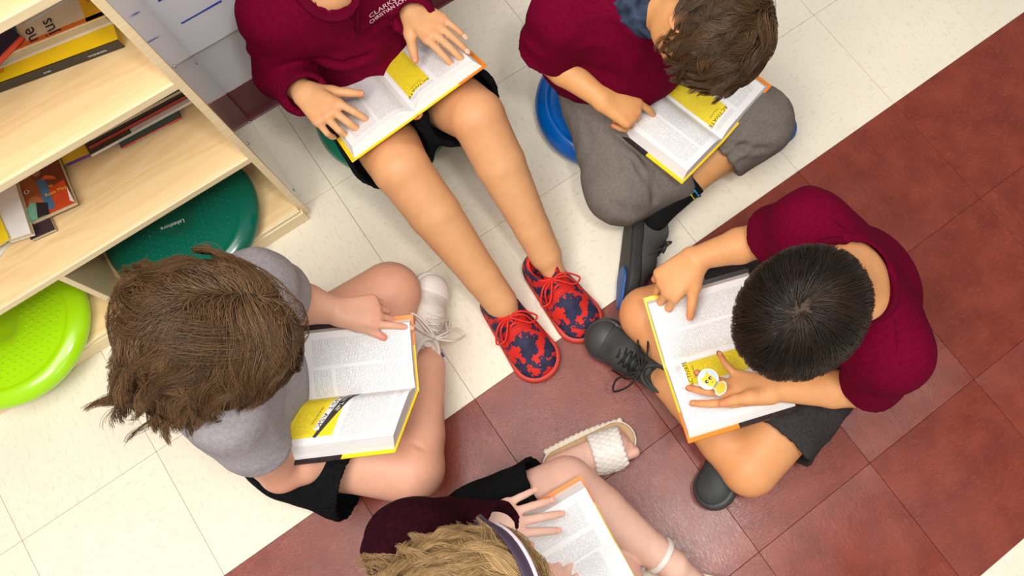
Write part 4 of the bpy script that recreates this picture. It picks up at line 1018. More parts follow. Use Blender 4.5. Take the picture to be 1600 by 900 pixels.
fl = [(at(400, 60, .4), at(520, 75, .36), .012, 0.0112), (at(470, 75, .4), at(560, 120, .34), .010, 0.0084), (at(440, 70, .38), at(480, 150, .34), .011, .010), (at(420, 105, .35), at(500, 130, .33), .010, 0.0084), (at(560, 60, .42), at(640, 20, .42), .010, 0.0070),
      (at(520, 95, .36), at(620, 85, .36), .010, 0.0084), (at(640, 40, .38), at(625, -20, .42), .010, 0.0126), (at(480, 100, .36), at(530, 135, .33), .009, 0.0084), (at(640, 10, .36), at(680, 5, .36), .008, 0.0056)]
shirtA = sdf_object('shirt', S, .0056, CRIM, PA, folds=fl, noise_amp=0.0047, noise_f=13, label='long-sleeved crimson polo shirt')
for s, fr_ in (('R', 1.05), ('L', 1.21)): hem_ring('cuff', J['el' + s] + (J['wr' + s] - J['el' + s]) * (fr_ - .01), J['wr' + s] - J['el' + s], .043, CRIM2, PA, .0032)
S = SDF(); S.cone(J['hipR'], J['hipL'], .098, .098, .03); S.cone(J['pelvis'], J['pelvis'] + UP * .05, .105, .100, .03)
leg_cloth(S, J, 'R', .80, .092, .088); leg_cloth(S, J, 'L', .80, .092, .088)
sdf_object('shorts', S, .0056, BLACK, PA, noise_amp=0.0054, noise_f=14)
RED = mat('red_mesh_upper', (196, 34, 26), .7, .3, .15, 300, .5, 900); REDS = mat('red_sole', (196, 62, 48), .55); REDL = mat('red_lace', (210, 36, 22), .6)
def camo_mat():
    m = mat('red_navy_camouflage', (196, 34, 26), .7, .3); nt = m.node_tree; N = nt.nodes; L = nt.links; b = N['Principled BSDF']
    tc = N.new('ShaderNodeTexCoord'); sn = N.new('ShaderNodeVectorMath'); sn.operation = 'SNAP'; sn.inputs[1].default_value = (.0034,) * 3; L.new(tc.outputs['Object'], sn.inputs[0])
    n = N.new('ShaderNodeTexNoise'); n.inputs['Scale'].default_value = 42; n.inputs['Detail'].default_value = 3; L.new(sn.outputs[0], n.inputs['Vector'])
    g = N.new('ShaderNodeMath'); g.operation = 'GREATER_THAN'; g.inputs[1].default_value = .51; L.new(n.outputs['Fac'], g.inputs[0])
    n2 = N.new('ShaderNodeTexNoise'); n2.inputs['Scale'].default_value = 70; L.new(sn.outputs[0], n2.inputs['Vector']); dm = N.new('ShaderNodeMix'); dm.data_type = 'RGBA'; dm.inputs[6].default_value = (*lin((20, 20, 34)), 1); dm.inputs[7].default_value = (*lin((58, 56, 92)), 1)
    L.new(n2.outputs['Fac'], dm.inputs[0]); x = N.new('ShaderNodeMix'); x.data_type = 'RGBA'; L.new(g.outputs[0], x.inputs[0]); L.new(dm.outputs[2], x.inputs[6]); x.inputs[7].default_value = (*lin((208, 42, 30)), 1); L.new(x.outputs[2], b.inputs['Base Color'])
    return m
CAMO = camo_mat()
for (hx, hy), (tx, ty) in (((768, 462), (858, 590)), ((832, 408), (926, 528))):
    shoe(PA, at(hx, hy, .0), at(tx, ty, .0), UP, np.linalg.norm(at(hx, hy, 0) - at(tx, ty, 0)), CAMO, REDS, RED, REDL, W=.102, H=.088, pattern=True, sole_flare=.004)
HA = hair_mat('sandy_hair', (70, 48, 28), (150, 116, 76)); HAc = mat('sandy_hair_cap', (66, 46, 30), .7)
_frA = (nrm(J['headF']), nrm(J['headU'] - nrm(J['headF']) * (J['headU'] @ nrm(J['headF']))), None); _frA = (_frA[0], _frA[1], np.cross(_frA[0], _frA[1]))
make_hair('hair', PA, J['head'], _frA, 1.0, HA, HAc, n=2600, length=(.05, .08), seg=6, rad=.0012, flow=whorl_flow((-.5, .1, .8), .4, .3), lift=.012, cover=-.30, front=.075, clump=.6, nclump=200, jitter=.3, sd=3, label='short sandy hair')
# collar flaps, placket, button and chest lettering follow the shirt surface
from mathutils.bvhtree import BVHTree
def surf_caster(o):
    me = o.data; off = wloc(o); bv = BVHTree.FromPolygons([v.co + off for v in me.vertices], [tuple(p.vertices) for p in me.polygons])
    def cast(u, v):
        d = CAM_R.T @ np.array([(u - CAM_X) / CAM_F, -(v - CAM_Y) / CAM_F, -1.0]); d = nrm(d); r = bv.ray_cast(Vector(CAM_C.tolist()), Vector(d.tolist()), 5)
        return (np.array(r[0]), np.array(r[1])) if r[0] is not None else None
    return cast, bv
castA, bvA = surf_caster(shirtA)
def cloth_strip(name, pix, m, root, cast, r=.004, flat=.5, lift=.001):
    P = [cast(*p) for p in pix]; P = [(a + n * lift) for a, n in [q for q in P if q is not None]]
    if len(P) > 1: tubes(name, [smooth_path(P, 6)], r, m, root, n=8, flat=flat, up=UP)
cloth_strip('placket', [(553, 12), (556, 28), (556, 48)], CRIM2, PA, castA, .009, .25)
cloth_strip('collar', [(546, 16), (554, 4), (556, -8), (558, -20)], CRIM2, PA, castA, .010, .35, .002); cloth_strip('collar', [(470, -8), (485, 8), (505, 22), (530, 24), (548, 14)], CRIM2, PA, castA, .012, .35, .002)
q = castA(541, 24)
if q is not None:
    for rr, nm in ((.0055, 'button'),):
        bm = bmesh.new(); bmesh.ops.create_cone(bm, cap_ends=True, segments=20, radius1=rr, radius2=rr * .85, depth=.0025)
        Mq = Matrix.Translation(Vector((q[0] + q[1] * .0035).tolist())) @ Vector(q[1].tolist()).to_track_quat('Z', 'Y').to_matrix().to_4x4(); bmesh.ops.transform(bm, matrix=Mq, verts=bm.verts)
        me = bpy.data.meshes.new(nm); bm.to_mesh(me); bm.free(); link(nm, me, mat('button_maroon', (120, 50, 66), .3), PA)
def text_on_cloth(body, size, u, v, m, root, bv, cast, ex):
    q = cast(u, v)
    if q is None: return
    c, n = q; n = nrm(n); ex = nrm(ex - n * (ex @ n)); ey = np.cross(n, ex); me = text_mesh(body, size)
    for vt in me.vertices:
        p = c + ex * vt.co.x + ey * vt.co.y + n * .03; r = bv.ray_cast(Vector(p.tolist()), Vector((-n).tolist()), .1)
        vt.co = Vector((np.array(r[0]) + n * .0008).tolist()) if r[0] is not None else Vector((c + ex * vt.co.x + ey * vt.co.y).tolist())
    link('chest_lettering', me, m, root, smooth=False)
EMB = mat('pink_white_embroidery', (226, 196, 200), .7)
exA = at(612, 2, .42) - at(588, 22, .42)
text_on_cloth('CLARKSVILLE', .017, 612, 6, EMB, PA, bvA, castA, exA); text_on_cloth('CHRISTIAN SCHOOL', .0115, 615, 13, EMB, PA, bvA, castA, exA)

# ======== B: brown-haired child in grey trousers on the blue cushion
J = dict(pelvis=V(.655, .43, .150), chest=V(.690, .37, .36), neck=at(1012, 8, .50), shR=at(885, 22, .455), shL=at(1035, -70, .455), fwd=nrm(IR * .5 + ID * .8), hipR=V(.62, .37, .135), hipL=V(.735, .40, .135),
  knR=at(972, 292, .125), knL=at(1180, 190, .150), anR=at(1150, 245, .07), anL=at(1040, 314, .085), toR=at(1205, 205, .05), toL=at(1000, 380, .06), head=at(1112, 42, .60), headF=nrm(-UP * .75 + ID * .55 - IR * .25), headU=nrm(UP * .6 + IR * .75 + ID * .25))
hd(J, 'R', at(940, 154, .312), at(990, 178, .280), UP - IR * .1, IR - ID, curl=[(22, 18, 10), (62, 60, 30), (66, 62, 30), (66, 62, 30)], spread=(4, 0, -6, -12), thumb=dict(out=30, down=50, b=(10, 20)), s=.95)
hd(J, 'L', at(1125, 20, .28), at(1160, 78, .265), UP + IR * .2, -IR, curl=[(20, 20, 15)] * 4, s=.95)
arms(J, .235, .205, dict(R=-IR - UP * .8, L=IR * .25 - UP * 1.0 - ID * .5)); J['elR'] = at(852, 84, .335)
skinB = skin_mat('tanned_skin_golden', (222, 160, 102), (212, 122, 84)); J['brow'] = mat('brown_brow', (80, 56, 36), .8)
JB = J; PB = empty('person', (.655, .43, 0), 'cross-legged child in crimson polo and grey trousers with tousled brown hair', 'person')
_, Ph, frB = body(PB, J, skinB, nailm=nailm, knee=.055, calf=.046, ankle=.034)
S = SDF(); torso_cloth(S, J, .014, 1.08); S.cone(J['chest'] - UP * .08, J['pelvis'] + UP * .10 - IR * .02, .125, .128, .03); arm_cloth(S, J, 'R', .97, .064, .060); arm_cloth(S, J, 'L', .9, .060, .058); neck_hole(S, J, .056)
fl = [(at(870, 10, .42), at(850, 70, .38), .010, 0.0084), (at(930, 40, .42), at(960, 120, .36), .014, 0.0112), (at(900, 110, .34), at(985, 125, .32), .010, 0.0084), (at(940, 90, .38), at(1040, 110, .34), .011, 0.0098), (at(840, 40, .40), at(890, 75, .36), .008, 0.0070), (at(880, 150, .25), at(950, 140, .28), .009, 0.0056)]
sdf_object('shirt', S, .0056, CRIM, PB, folds=fl, noise_amp=0.0047, noise_f=13, label='crimson polo shirt with pushed-up sleeves')
# patterned neck gaiter
S = SDF(); d = nrm(J['head'] - J['neck']); S.cone(J['neck'] - d * .015, J['neck'] + d * .045, .060, .052, .01)
gm = mat('blue_grey_patterned_gaiter', (16, 20, 28), .8, .1, 0, 30, .3, 500, rgb2=(66, 80, 104)); sdf_object('neck_gaiter', S, .004, gm, PB, noise_amp=0.0081, noise_f=30)
S = SDF(); S.cone(J['hipR'], J['hipL'], .098, .098, .03); S.cone(J['pelvis'], J['pelvis'] + UP * .04, .105, .100, .03)
leg_cloth(S, J, 'R', 1.62, .096, .080, op=False); e = leg_cloth(S, J, 'L', 1.40, .096, .080)
fl = [(at(905, 180, .2), at(1000, 330, .15), .014, 0.0098), (at(940, 190, .22), at(1030, 260, .2), .010, 0.0112), (at(1000, 260, .2), at(1030, 330, .15), .008, 0.0098), (at(1120, 225, .2), at(1200, 230, .18), .008, 0.0084), (at(1130, 250, .18), at(1175, 215, .2), .007, 0.0084), (at(980, 230, .22), at(1020, 300, .2), .007, 0.0084), (at(950, 300, .15), at(1020, 310, .15), .008, 0.0070)]
sdf_object('trousers', S, .0056, TROU, PB, folds=fl, noise_amp=0.0054, noise_f=13)
SK = mat('black_knit_sock', (18, 18, 20), .9, .2, .2, 300, .4, 900); an, kn = J['anL'], J['knL']; d = nrm(kn - an)
S = SDF(); S.cone(an - d * .02, an + d * .078, .040, .041, .004, clip=[(an + d * .078, d)]); S.cone(an - d * .02, an * .6 + J['toL'] * .4, .036, .030, .01); so = sdf_object('sock', S, .0028, SK, PB)
hem_ring('sock_stripe', an + d * .062, d, .0410, mat('sock_cyan', (40, 160, 210), .8), so, .0022); hem_ring('sock_stripe', an + d * .050, d, .0408, mat('sock_yellow', (220, 210, 50), .8), so, .0016)
BSOLE = mat('black_outsole', (44, 44, 44), .6, .4, .2, 60, .4, 400); GUP = mat('dark_grey_knit_upper', (78, 76, 74), .8, .3, .3, 400, .6, 700); BLU = mat('blue_sole_patch', (38, 84, 150), .5)
s_, Psh = shoe(PB, at(985, 312, .055), at(972, 446, .050), nrm(IR * 1.0 - UP * .28), .235, GUP, BSOLE, GUP, mat('dark_lace', (52, 50, 48), .7), W=.100, H=.085, bow=1.3, sole_h=.028)
for x0, x1, yy in ((.80, 1.0, 0), (.03, .16, 0)):
    S = SDF(); S.slab(Psh(x0, 0, -.002), Psh(x1, 0, -.002), .030, .022, Psh(0, 0, 1) - Psh(0, 0, 0), .0035, rnd=.001); sdf_object('sole_patch', S, .0022, BLU, s_)
shoe(PB, at(1120, 262, .045), at(1228, 196, .045), nrm(UP * .8 - ID * .3), .215, GUP, BLU, GUP, mat('dark_lace', (52, 50, 48), .7), W=.088, H=.07, lace=False)
def flowB(u, P, t):
    cr = nrm(V(-.55, -.35, .75)); d = u - cr; d = d - u * (d * u).sum(1)[:, None]; d /= np.linalg.norm(d, axis=1)[:, None] + 1e-6
    return d + V(.55, .25, -.1)
HB = hair_mat('brown_hair', (44, 28, 16), (112, 80, 48)); HBc = mat('brown_hair_cap', (44, 30, 20), .7)
make_hair('hair', PB, J['head'], frB, 1.0, HB, HBc, n=5400, length=(.06, .12), seg=9, rad=.0007, flow=flowB, curl=1.2, curl_f=7, lift=.016, hug=.8, cover=-.25, front=.075, clump=1.1, nclump=140, jitter=.6, sd=4, label='tousled wavy brown hair')

# ======== C: dark-haired child at the right
J = dict(pelvis=V(.735, -.300, .115), chest=V(.715, -.310, .32), neck=V(.655, -.300, .505), shR=V(.670, -.185, .460), shL=V(.640, -.440, .455), fwd=V(-1, -.05, .1), hipR=V(.68, -.225, .11), hipL=V(.68, -.375, .11),
  knR=at(1012, 492, .115), knL=at(1172, 728, .115), anR=at(1150, 672, .065), anL=at(1046, 600, .085), toR=at(1125, 745, .045), toL=at(960, 535, .055), head=V(.545, -.305, .655), headF=nrm(V(-.62, -.05, -.78)), headU=nrm(V(-.62, 0, .7)))
J['head'] = at(1256, 488, .640); J['hs'] = 1.03
hd(J, 'R', at(1086, 404, .325), at(1037, 450, .295), UP + IR * -.1, IR + ID * .3, curl=[(45, 35, 20), (48, 35, 20), (50, 38, 20), (52, 40, 20)], spread=(2, 0, -4, -8), thumb=dict(out=34, down=12, b=(3, 0)), s=1.0)
hd(J, 'L', at(1208, 608, .308), at(1120, 606, .296), -UP + ID * .25, ID, curl=[(6, 10, 8), (14, 14, 10), (20, 16, 10), (34, 22, 12)], spread=(8, 4, -4, -38), thumb=dict(out=14, down=16, b=(-4, -8)), s=.95)
J['elR'] = at(1192, 374, .310); J['elL'] = at(1350, 608, .275)
J['creases'] = [(at(1150, 702, .17), at(1168, 655, .19), .0055, .010), (at(1168, 655, .19), at(1175, 630, .20), .006, .010)]
skinC = skin_mat('tanned_skin_amber', (222, 158, 104), (210, 116, 80)); J['brow'] = mat('black_brow', (34, 26, 22), .8)
JC = J; PC = empty('person', (.735, -.30, 0), 'cross-legged child in crimson polo and charcoal shorts with short dark hair', 'person')
_, Ph, frC = body(PC, J, skinC, nailm=nailm, knee=.060, calf=.052, ankle=.036, torso=1.08)
S = SDF(); torso_cloth(S, J, .016, 1.12); arm_cloth(S, J, 'R', .78, .060, .059); arm_cloth(S, J, 'L', .80, .060, .058)
hc_ = at(1328, 452, .52); d = nrm(J['head'] - J['neck']); S.ell(hc_ + V(0, 0, .02), (.078, .072, .060), .002, op='sub'); S.cone(J['neck'], J['neck'] + d * .12, .058, .07, .002, op='sub')
fl = [(at(1215, 330, .45), at(1290, 385, .5), .010, 0.0070), (at(1230, 360, .42), at(1260, 390, .46), .008, 0.0056), (at(1335, 560, .45), at(1340, 600, .38), .009, 0.0070), (at(1400, 480, .45), at(1420, 600, .36), .012, 0.0070), (at(1300, 560, .42), at(1370, 590, .42), .008, 0.0070)]
shirtC = sdf_object('shirt', S, .0056, CRIM, PC, folds=fl, noise_amp=0.0030, noise_f=9, label='short-sleeved crimson polo shirt')
S = SDF(); S.cone(J['hipR'], J['hipL'], .100, .100, .03); leg_cloth(S, J, 'R', .62, .094, .088); leg_cloth(S, J, 'L', .76, .096, .094)
fl = [(at(1230, 650, .2), at(1290, 700, .12), .008, 0.0070), (at(1200, 640, .2), at(1262, 690, .16), .006, 0.0056), (at(1180, 640, .2), at(1240, 640, .2), .007, 0.0056)]
sdf_object('shorts', S, .0056, CHAR, PC, folds=fl, noise_amp=0.0054, noise_f=14)
DSH = mat('dark_grey_sneaker_upper', (62, 66, 66), .6, .3, .25, 40, .3, 500); DSO = mat('dark_sole', (58, 60, 60), .5)
shoe(PC, at(1068, 600, .045), at(926, 516, .045), nrm(UP * .9 + ID * .45), .235, DSH, DSO, DSH, mat('black_lace', (18, 18, 18), .7), W=.088, H=.078, bow=1.4, toe_cap=DSO)
shoe(PC, at(1190, 640, .035), at(1118, 768, .035), nrm(UP * .8 - IR * .5), .235, DSH, DSO, DSH, mat('black_lace', (18, 18, 18), .7), W=.085, H=.07, lace=False)
HC = hair_mat('near_black_hair', (16, 11, 8), (52, 38, 26), .36); HCc = mat('scalp_under_dark_hair', (60, 42, 30), .8)
c0 = J['head']; Fl, Rl, Ul = nrm(J['headF']), None, None
def loc_dir(J, fr, u, v, z):
    F, U, Rt = fr; d = nrm(at(u, v, z) - J['head']); return V(d @ F, d @ Rt, d @ U)
wh = loc_dir(J, frC, 1249, 489, .745)
make_hair('hair', PC, J['head'], frC, 1.06, HC, HCc, n=6500, length=(.045, .065), seg=7, rad=.00075, flow=whorl_flow(wh, .35), lift=.010, cover=-.38, front=.075, clump=.45, nclump=500, jitter=.22, sd=6, label='short straight near-black hair with a crown whorl', cap_low=-.03)

castC, bvC = surf_caster(shirtC)
cloth_strip('collar', [(1262, 392), (1285, 378), (1315, 376), (1350, 388), (1382, 412), (1399, 444), (1398, 474), (1380, 498), (1352, 512)], CRIM2, PC, castC, .006, .6, .0)
for pts in ([(1268, 318), (1300, 342), (1332, 366)], [(1398, 500), (1402, 540), (1400, 580)], [(1196, 362), (1206, 372), (1216, 380)]): cloth_strip('seam', pts, CRIM2, PC, castC, .0014, .6, .0)

# ======== D: long-haired girl at the left
J = dict(pelvis=at(330, 632, .12), chest=None, neck=None, shR=at(350, 640, .455), shL=at(398, 452, .455), fwd=nrm(IR * 1.0 + ID * .12), hipR=None, hipL=None)
J['pelvis'] = at(420, 628, .12); J['chest'] = at(385, 600, .31); J['neck'] = at(372, 560, .50)
J.update(hipR=at(460, 690, .115), hipL=at(450, 560, .115), knR=at(643, 734, .115), knL=at(608, 458, .125), anR=at(668, 575, .075), anL=at(595, 650, .07), toR=at(672, 470, .05), toL=at(600, 740, .05),
  head=at(338, 520, .640), headF=nrm(IR * .8 + ID * .08 - UP * .55), headU=nrm(IR * .45 + UP * .9))
hd(J, 'L', at(526, 486, .305), at(605, 487, .292), UP - ID * .1, ID, curl=[(8, 14, 8), (48, 40, 20), (58, 50, 20), (60, 50, 20)], spread=(0, -2, -5, -9), thumb=dict(out=20, down=8, b=(0, -8)), s=.90)
hd(J, 'R', at(542, 700, .170), at(622, 648, .180), -UP * 1 + ID * .3, -IR * .2 - ID, curl=[(8, 8, 5), (10, 10, 6), (12, 10, 6), (14, 10, 6)], spread=(5, 0, -4, -8), thumb=dict(out=30, down=20, b=(5, 5)), s=.95)
J['elR'] = at(440, 736, .225); J['elL'] = at(452, 470, .290)
J['creases'] = [(at(668, 702, .165), at(570, 648, .20), .0055, .010)]
skinD = skin_mat('fair_pink_skin', (228, 172, 144), (216, 116, 92)); J['brow'] = mat('brown_brow2', (84, 60, 40), .8)
JD = J; PD = empty('person', (J['pelvis'][0], J['pelvis'][1], 0), 'cross-legged girl in grey T-shirt and black shorts with long wavy brown hair', 'person')
_, Ph, frD = body(PD, J, skinD, nailm=nailm, knee=.066, calf=.056, ankle=.038, rs=1.12, fore=.034)
S = SDF(); torso_cloth(S, J, .012, 1.05); arm_cloth(S, J, 'R', .60, .058, .058); arm_cloth(S, J, 'L', .62, .064, .066); neck_hole(S, J, .06)
fl = [(at(400, 620, .42), at(445, 660, .3), .012, 0.0126), (at(425, 590, .38), at(450, 690, .25), .010, 0.0098), (at(330, 680, .42), at(400, 700, .36), .010, 0.0056), (at(445, 560, .34), at(462, 640, .25), .009, 0.0084), (at(300, 660, .44), at(340, 720, .36), .010, 0.0056)]
sdf_object('shirt', S, .0056, GREYT, PD, folds=fl, noise_amp=0.0041, noise_f=12, label='heather grey T-shirt')
S = SDF(); S.cone(J['hipR'], J['hipL'], .098, .098, .03); S.cone(J['pelvis'], J['pelvis'] + UP * .04, .105, .100, .03); sleeve(S, J['hipR'] + ID * .01, J['hipR'] * .42 + J['knR'] * .58 + ID * .024, .098, .104, .03); leg_cloth(S, J, 'L', .52, .094, .088)
sdf_object('shorts', S, .0056, BLACK, PD, noise_amp=0.0054, noise_f=12)
WUP = mat('white_canvas_upper', (232, 224, 214), .7, .3, .1, 60, .4, 700); WSO = mat('white_rubber', (240, 232, 226), .4); WL = mat('pale_lace', (226, 216, 206), .8)
s_, Psh = shoe(PD, at(630, 592, .045), at(680, 408, .045), nrm(IR * .7 + UP * .75), .235, WUP, WSO, WUP, WL, W=.088, H=.078, bow=1.5, toe_cap=WSO)
PUR = mat('purple_lace_tip', (92, 60, 140), .6)
shoe(PD, at(505, 590, .035), at(545, 675, .035), nrm(UP), .225, WUP, WSO, WUP, WL, W=.086, H=.07, lace=False)
lp = smooth_path([Psh(.40, .0, .066), at(690, 505, .03), at(702, 500, .015), at(700, 512, .010), at(685, 520, .02), Psh(.38, .0, .066)], 6); tubes('lace_bow', [lp], .0028, WL, s_)
lp = smooth_path([Psh(.38, 0, .066), at(672, 532, .03), at(685, 545, .012), at(690, 552, .006)], 6); tubes('lace_end', [lp], .0026, WL, s_); tubes('lace_tip', [[at(688, 549, .007), at(693, 558, .005)]], .003, PUR, s_)
partd = loc_dir(J, frD, 378, 455, .73); 
wl = lambda w, fr: V(np.asarray(w) @ fr[0], np.asarray(w) @ fr[2], np.asarray(w) @ fr[1])
pD = wl(ID * .95 + IR * .25, frD); sD = wl(-IR, frD); gD = wl(-UP, frD); cD = loc_dir(J, frD, 376, 455, .70)
def flowD(u, P, t):
    s = np.tanh(((u - cD) @ pD) * 6)[:, None]; x = np.tanh(((u - cD) @ -sD) * 5)[:, None]; return pD * s * (.85 - .4 * t) + sD * (.75 - .6 * np.maximum(x, 0) + .2 * t) + gD * (.15 + .9 * t)
HD = hair_mat('brown_long_hair', (58, 38, 22), (136, 102, 68), .4); HDc = mat('brown_long_hair_cap', (52, 36, 24), .75)
make_hair('hair', PD, J['head'], frD, 1.09, HD, HDc, n=10800, length=(.11, .21), seg=11, rad=.00058, flow=flowD, curl=.75, curl_f=10, lift=.026, gravity=0, hug=.75, cover=-.30, front=.07, clump=1.0, nclump=170, jitter=.25, sd=8, label='long wavy brown hair', cap_low=-.04)

# ======== E: curly fair-haired reader at the bottom edge
J = dict(pelvis=at(735, 915, .115), chest=at(700, 915, .31), neck=at(715, 905, .485), shR=at(745, 1010, .45), shL=at(640, 850, .45), fwd=nrm(IR * .9 - ID * .35), hipR=at(780, 950, .11), hipL=at(752, 838, .11),
  knR=at(985, 965, .12), knL=at(885, 758, .165), anR=at(912, 752, .055), anL=at(1052, 884, .075), toR=at(925, 728, .035), toL=at(1140, 950, .035), head=at(735, 948, .60), headF=nrm(IR * .75 - ID * .2 - UP * .6), headU=nrm(IR * .5 + UP * .85))
hd(J, 'L', at(738, 826, .350), at(845, 798, .340), UP, ID, curl=[(10, 10, 6), (10, 10, 6), (12, 10, 6), (14, 12, 8)], spread=(-6, 10, 22, 30), thumb=dict(out=30, down=6, b=(6, 8)), s=.93)
J['handL']['spread'] = (10, 3, -4, -13)
hd(J, 'R', at(850, 965, .31), at(872, 905, .29), UP, -IR, curl=[(20, 20, 10)] * 4, s=.93)
arms(J, .225, .195, dict(R=ID - UP * .6, L=-ID * .6 - UP * .9 - IR * .3)); J['elL'] = at(650, 822, .275)
skinE = skin_mat('pale_skin', (236, 192, 172), (222, 138, 122)); J['brow'] = mat('fair_brow', (140, 106, 66), .8)
JE = J; PE = empty('person', (J['pelvis'][0], J['pelvis'][1], 0), 'child in dark burgundy sweater with curly fair hair and a headband at the bottom edge', 'person')
def footE(S, tint):
    # bare foot with toes for the open sandal
    h_, t_ = at(868, 732, .045), at(958, 700, .035); d = nrm(t_ - h_); S.cone(h_, t_, .027, .036, .01, axis=UP, sc=1.5)
    sd = nrm(np.cross(UP, d)); 
    for k, (o, l, r) in enumerate(((.022, .040, .0125), (.005, .034, .0095), (-.008, .030, .009), (-.020, .026, .0085), (-.031, .020, .008))):
        p = t_ + sd * o * -1 - d * .004; S.cone(p, p + d * (l + .004), r * 1.0, r * .98, .0012); tint.append((p + d * l, .012, .7))
J['extra'] = footE
_, Ph, frE = body(PE, J, skinE, nailm=nailm, knee=.055, calf=.049, ankle=.031)
S = SDF(); torso_cloth(S, J, .016, 1.0); arm_cloth(S, J, 'L', 2.50, .060, .052, .047); arm_cloth(S, J, 'R', 1.9, .060, .054, .042); neck_hole(S, J, .056)
fl = [(at(600, 850, .4), at(660, 800, .36), .010, 0.0112), (at(620, 870, .42), at(650, 820, .38), .010, 0.0112), (at(590, 880, .38), at(600, 830, .36), .010, 0.0098), (at(640, 830, .4), at(700, 800, .36), .010, 0.0084)]
sdf_object('sweater', S, .0056, BURG, PE, folds=fl, noise_amp=.0042, noise_f=14, label='dark burgundy knitted sweater')
S = SDF(); S.cone(J['hipR'], J['hipL'], .095, .095, .03); S.cone(J['pelvis'], J['pelvis'] + UP * .04, .10, .095, .03); leg_cloth(S, J, 'R', .5, .088, .085); leg_cloth(S, J, 'L', .80, .090, .084)
sdf_object('shorts', S, .0056, BLACK, PE, noise_amp=0.0054, noise_f=12)
HE = hair_mat('fair_curly_hair', (112, 80, 44), (222, 184, 128), .4); HEc = mat('fair_hair_cap', (104, 78, 46), .8)
def flowE(u, P, t):
    s = np.sign(u[:, 1])[:, None]; return V(-.9, 0, -.2) + V(0, .35, 0) * s + V(0, 0, -.5) * t
make_hair('hair', PE, J['head'], frE, 1.07, HE, HEc, n=9000, length=(.07, .15), seg=10, rad=.00055, flow=flowE, curl=1.3, curl_f=11, lift=.020, gravity=.1, hug=.8, cover=-.30, front=.07, clump=1.0, nclump=200, jitter=.5, sd=11, label='curly fair hair', cap_low=-.04)
F, U, Rt = frE; hb = []
for t in np.linspace(-1.75, 1.75, 30): hb.append(J['head'] + F * .030 + (U * math.cos(t) * .106 + Rt * math.sin(t) * .100) * 1.06 + U * .012)
tubes('headband', [hb], .015, mat('plum_headband', (62, 46, 66), .6), PE, n=10, flat=.25, up=F * .2 + U)
tubes('headband_stripe', [[p + U * .004 + F * .006 for p in hb]], .003, mat('pale_headband_stripe', (206, 190, 198), .6), PE, n=8)
# open sandal on the right foot, strap sandal on the left ankle
CORK = mat('tan_footbed', (196, 160, 118), .6, .3, .1, 40); CRM = mat('cream_foam_sole', (234, 224, 204), .6); BRD = mat('pearl_white_braid', (232, 228, 220), .3, .5, .05, 40)
h_, t_ = at(850, 738, .0), at(992, 678, .0); X = nrm(t_ - h_); Y = np.cross(UP, X); L_ = np.linalg.norm(t_ - h_)
sd = empty('sandal', (h_ + t_) / 2, None); sd['label'] = 'open white sandal with a braided strap'; sd.parent = PE; sd.location = sd.location - wloc(PE)
S = SDF(); S.slab(h_ + X * .036 + UP * .011, t_ - X * .043 + UP * .011, .036, .043, UP, .011, rnd=.004)
for k in range(15):
    p = h_ + X * (.02 + k * (L_ - .04) / 14)
    for s in (-1, 1): S.ell(p + Y * s * (.037 + .006 * math.sin(k / 14 * 3)) + UP * .010, (.0068, .0068, .011), .001)
sdf_object('sole', S, .0024, CRM, sd)
S = SDF(); S.slab(h_ + X * .036 + UP * .0235, t_ - X * .043 + UP * .0235, .032, .039, UP, .003, rnd=.002); sdf_object('footbed', S, .0024, CORK, sd)
D_ = nrm(at(958, 704, .04) - at(868, 732, .045)); D_[2] = 0; W_ = np.cross(UP, D_); S = SDF()
for k in range(6):
    for i in range(9):
        a = -1.35 + 2.7 * (i + .5 * (k % 2)) / 8.5; c = at(950, 705, .030) + W_ * .040 * math.sin(a) + UP * (.028 * math.cos(a) + .008) + D_ * (-.026 + k * .0105)
        tt = W_ * math.cos(a) - UP * math.sin(a) * .7; rad_ = nrm(W_ * math.sin(a) + UP * math.cos(a)); s_ = 1 if k % 2 else -1
        ax = nrm(D_ * .75 + tt * .75 * s_); S.ell(c, (.0112, .0062, .0052), .0012, (ax, nrm(np.cross(rad_, ax)), rad_))
    S.cone(at(950, 705, .030) + W_ * .040 + D_ * (-.02 + .008 * k) + UP * .004, at(950, 705, .0) + W_ * .038 + D_ * (-.02 + .008 * k) + UP * .014, .006, .006, .002); S.cone(at(950, 705, .030) - W_ * .040 + D_ * (-.02 + .008 * k) + UP * .004, at(950, 705, .0) - W_ * .038 + D_ * (-.02 + .008 * k) + UP * .014, .006, .006, .002)
sdf_object('braided_strap', S, .0018, BRD, sd, smooth_it=1)
an, kn = J['anL'], J['knL']; d = nrm(kn - an)
S = SDF(); q = an + d * .035; S.cone(q - d * .006, q + d * .006, .0385, .0385, .001, clip=[(q + d * .006, d), (q - d * .006, -d)]); st = sdf_object('ankle_strap', S, .0022, BRD, PE, label='cream ankle strap of the sandal')
S = SDF(); h2, t2 = at(1015, 905, .0), at(1120, 935, .0); S.slab(h2 + UP * .01, t2 + UP * .01, .036, .042, UP, .011, rnd=.004); s2 = sdf_object('sandal_sole', S, .0026, CRM, PE)
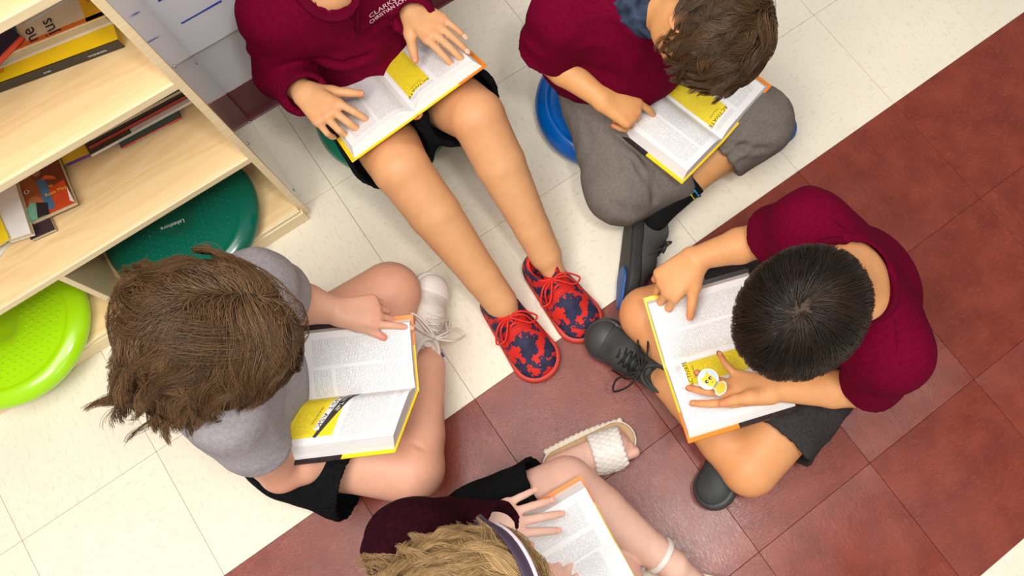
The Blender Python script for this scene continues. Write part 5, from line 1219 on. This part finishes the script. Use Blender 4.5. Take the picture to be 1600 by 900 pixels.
tubes('heel_strap', [smooth_path([at(1030, 870, .08), at(1005, 885, .06), at(1000, 905, .03)], 5)], .006, BRD, PE, flat=.4)

# ---------------------------------------------------------------- sticker held over the book
o_ = at(1111, 597, .345); ex = nrm(at(1130, 607, .335) - at(1100, 590, .335)); ez = UP; ey = np.cross(ez, ex); fr_ = (o_, ex, ey, ez); sc = .00105
st = empty('sticker', o_, 'die-cut sticker of a yellow cat in a pale blue bubble, held over the book', 'sticker')
WH = mat('sticker_white', (240, 242, 240), .35); PBl = mat('sticker_pale_blue', (196, 214, 226), .3); YL = mat('sticker_yellow', (238, 200, 10), .35); YD = mat('sticker_gold', (222, 180, 16), .35)
q = lambda pts, s=.001: [(a * s, b * s) for a, b in pts]
flat_poly('backing', q(circ(-7, 2, 19)), 0, WH, st, fr_); flat_poly('bubble', q(circ(-7, 2, 17.2)), .0009, PBl, st, fr_, .0003)
blob = [(8, 6), (14, 8), (18, 13), (24, 12), (29, 6), (31, -1), (29, -8), (24, -15), (17, -15), (14, -10), (8, -8)]
flat_poly('backing', q(blob), 0, WH, st, fr_); flat_poly('cat_body', q([(a * .88 + 2, b * .84) for a, b in blob]), .0012, YD, st, fr_, .0003)
flat_poly('cat_head', q([(9, 5), (3, 9), (-6, 11), (-11, 10), (-17, 15), (-15, 6), (-16, -1), (-21, -6), (-12, -7), (-5, -9), (3, -8), (9, -4)]), .0013, YL, st, fr_, .0003)
flat_poly('collar_band', q([(8, 6), (11, 6), (11, -5), (8, -5)]), .0018, mat('sticker_collar', (110, 130, 140), .4), st, fr_, .0003)
for cx, cy in ((-5, 5), (-7, -3.5)):
    flat_poly('cat_eye', q(circ(cx, cy, 3.2, 16)), .0018, MK, st, fr_, .0003); flat_poly('eye_glint', q(circ(cx + .9, cy + .9, 1.1, 10)), .0022, WH, st, fr_, .0002)
flat_poly('cat_mouth', q([(1, 2.2), (2, 2.4), (3, .6), (2.4, -1.4), (1.6, -1.2), (2, .5)]), .0018, MK, st, fr_, .0003)
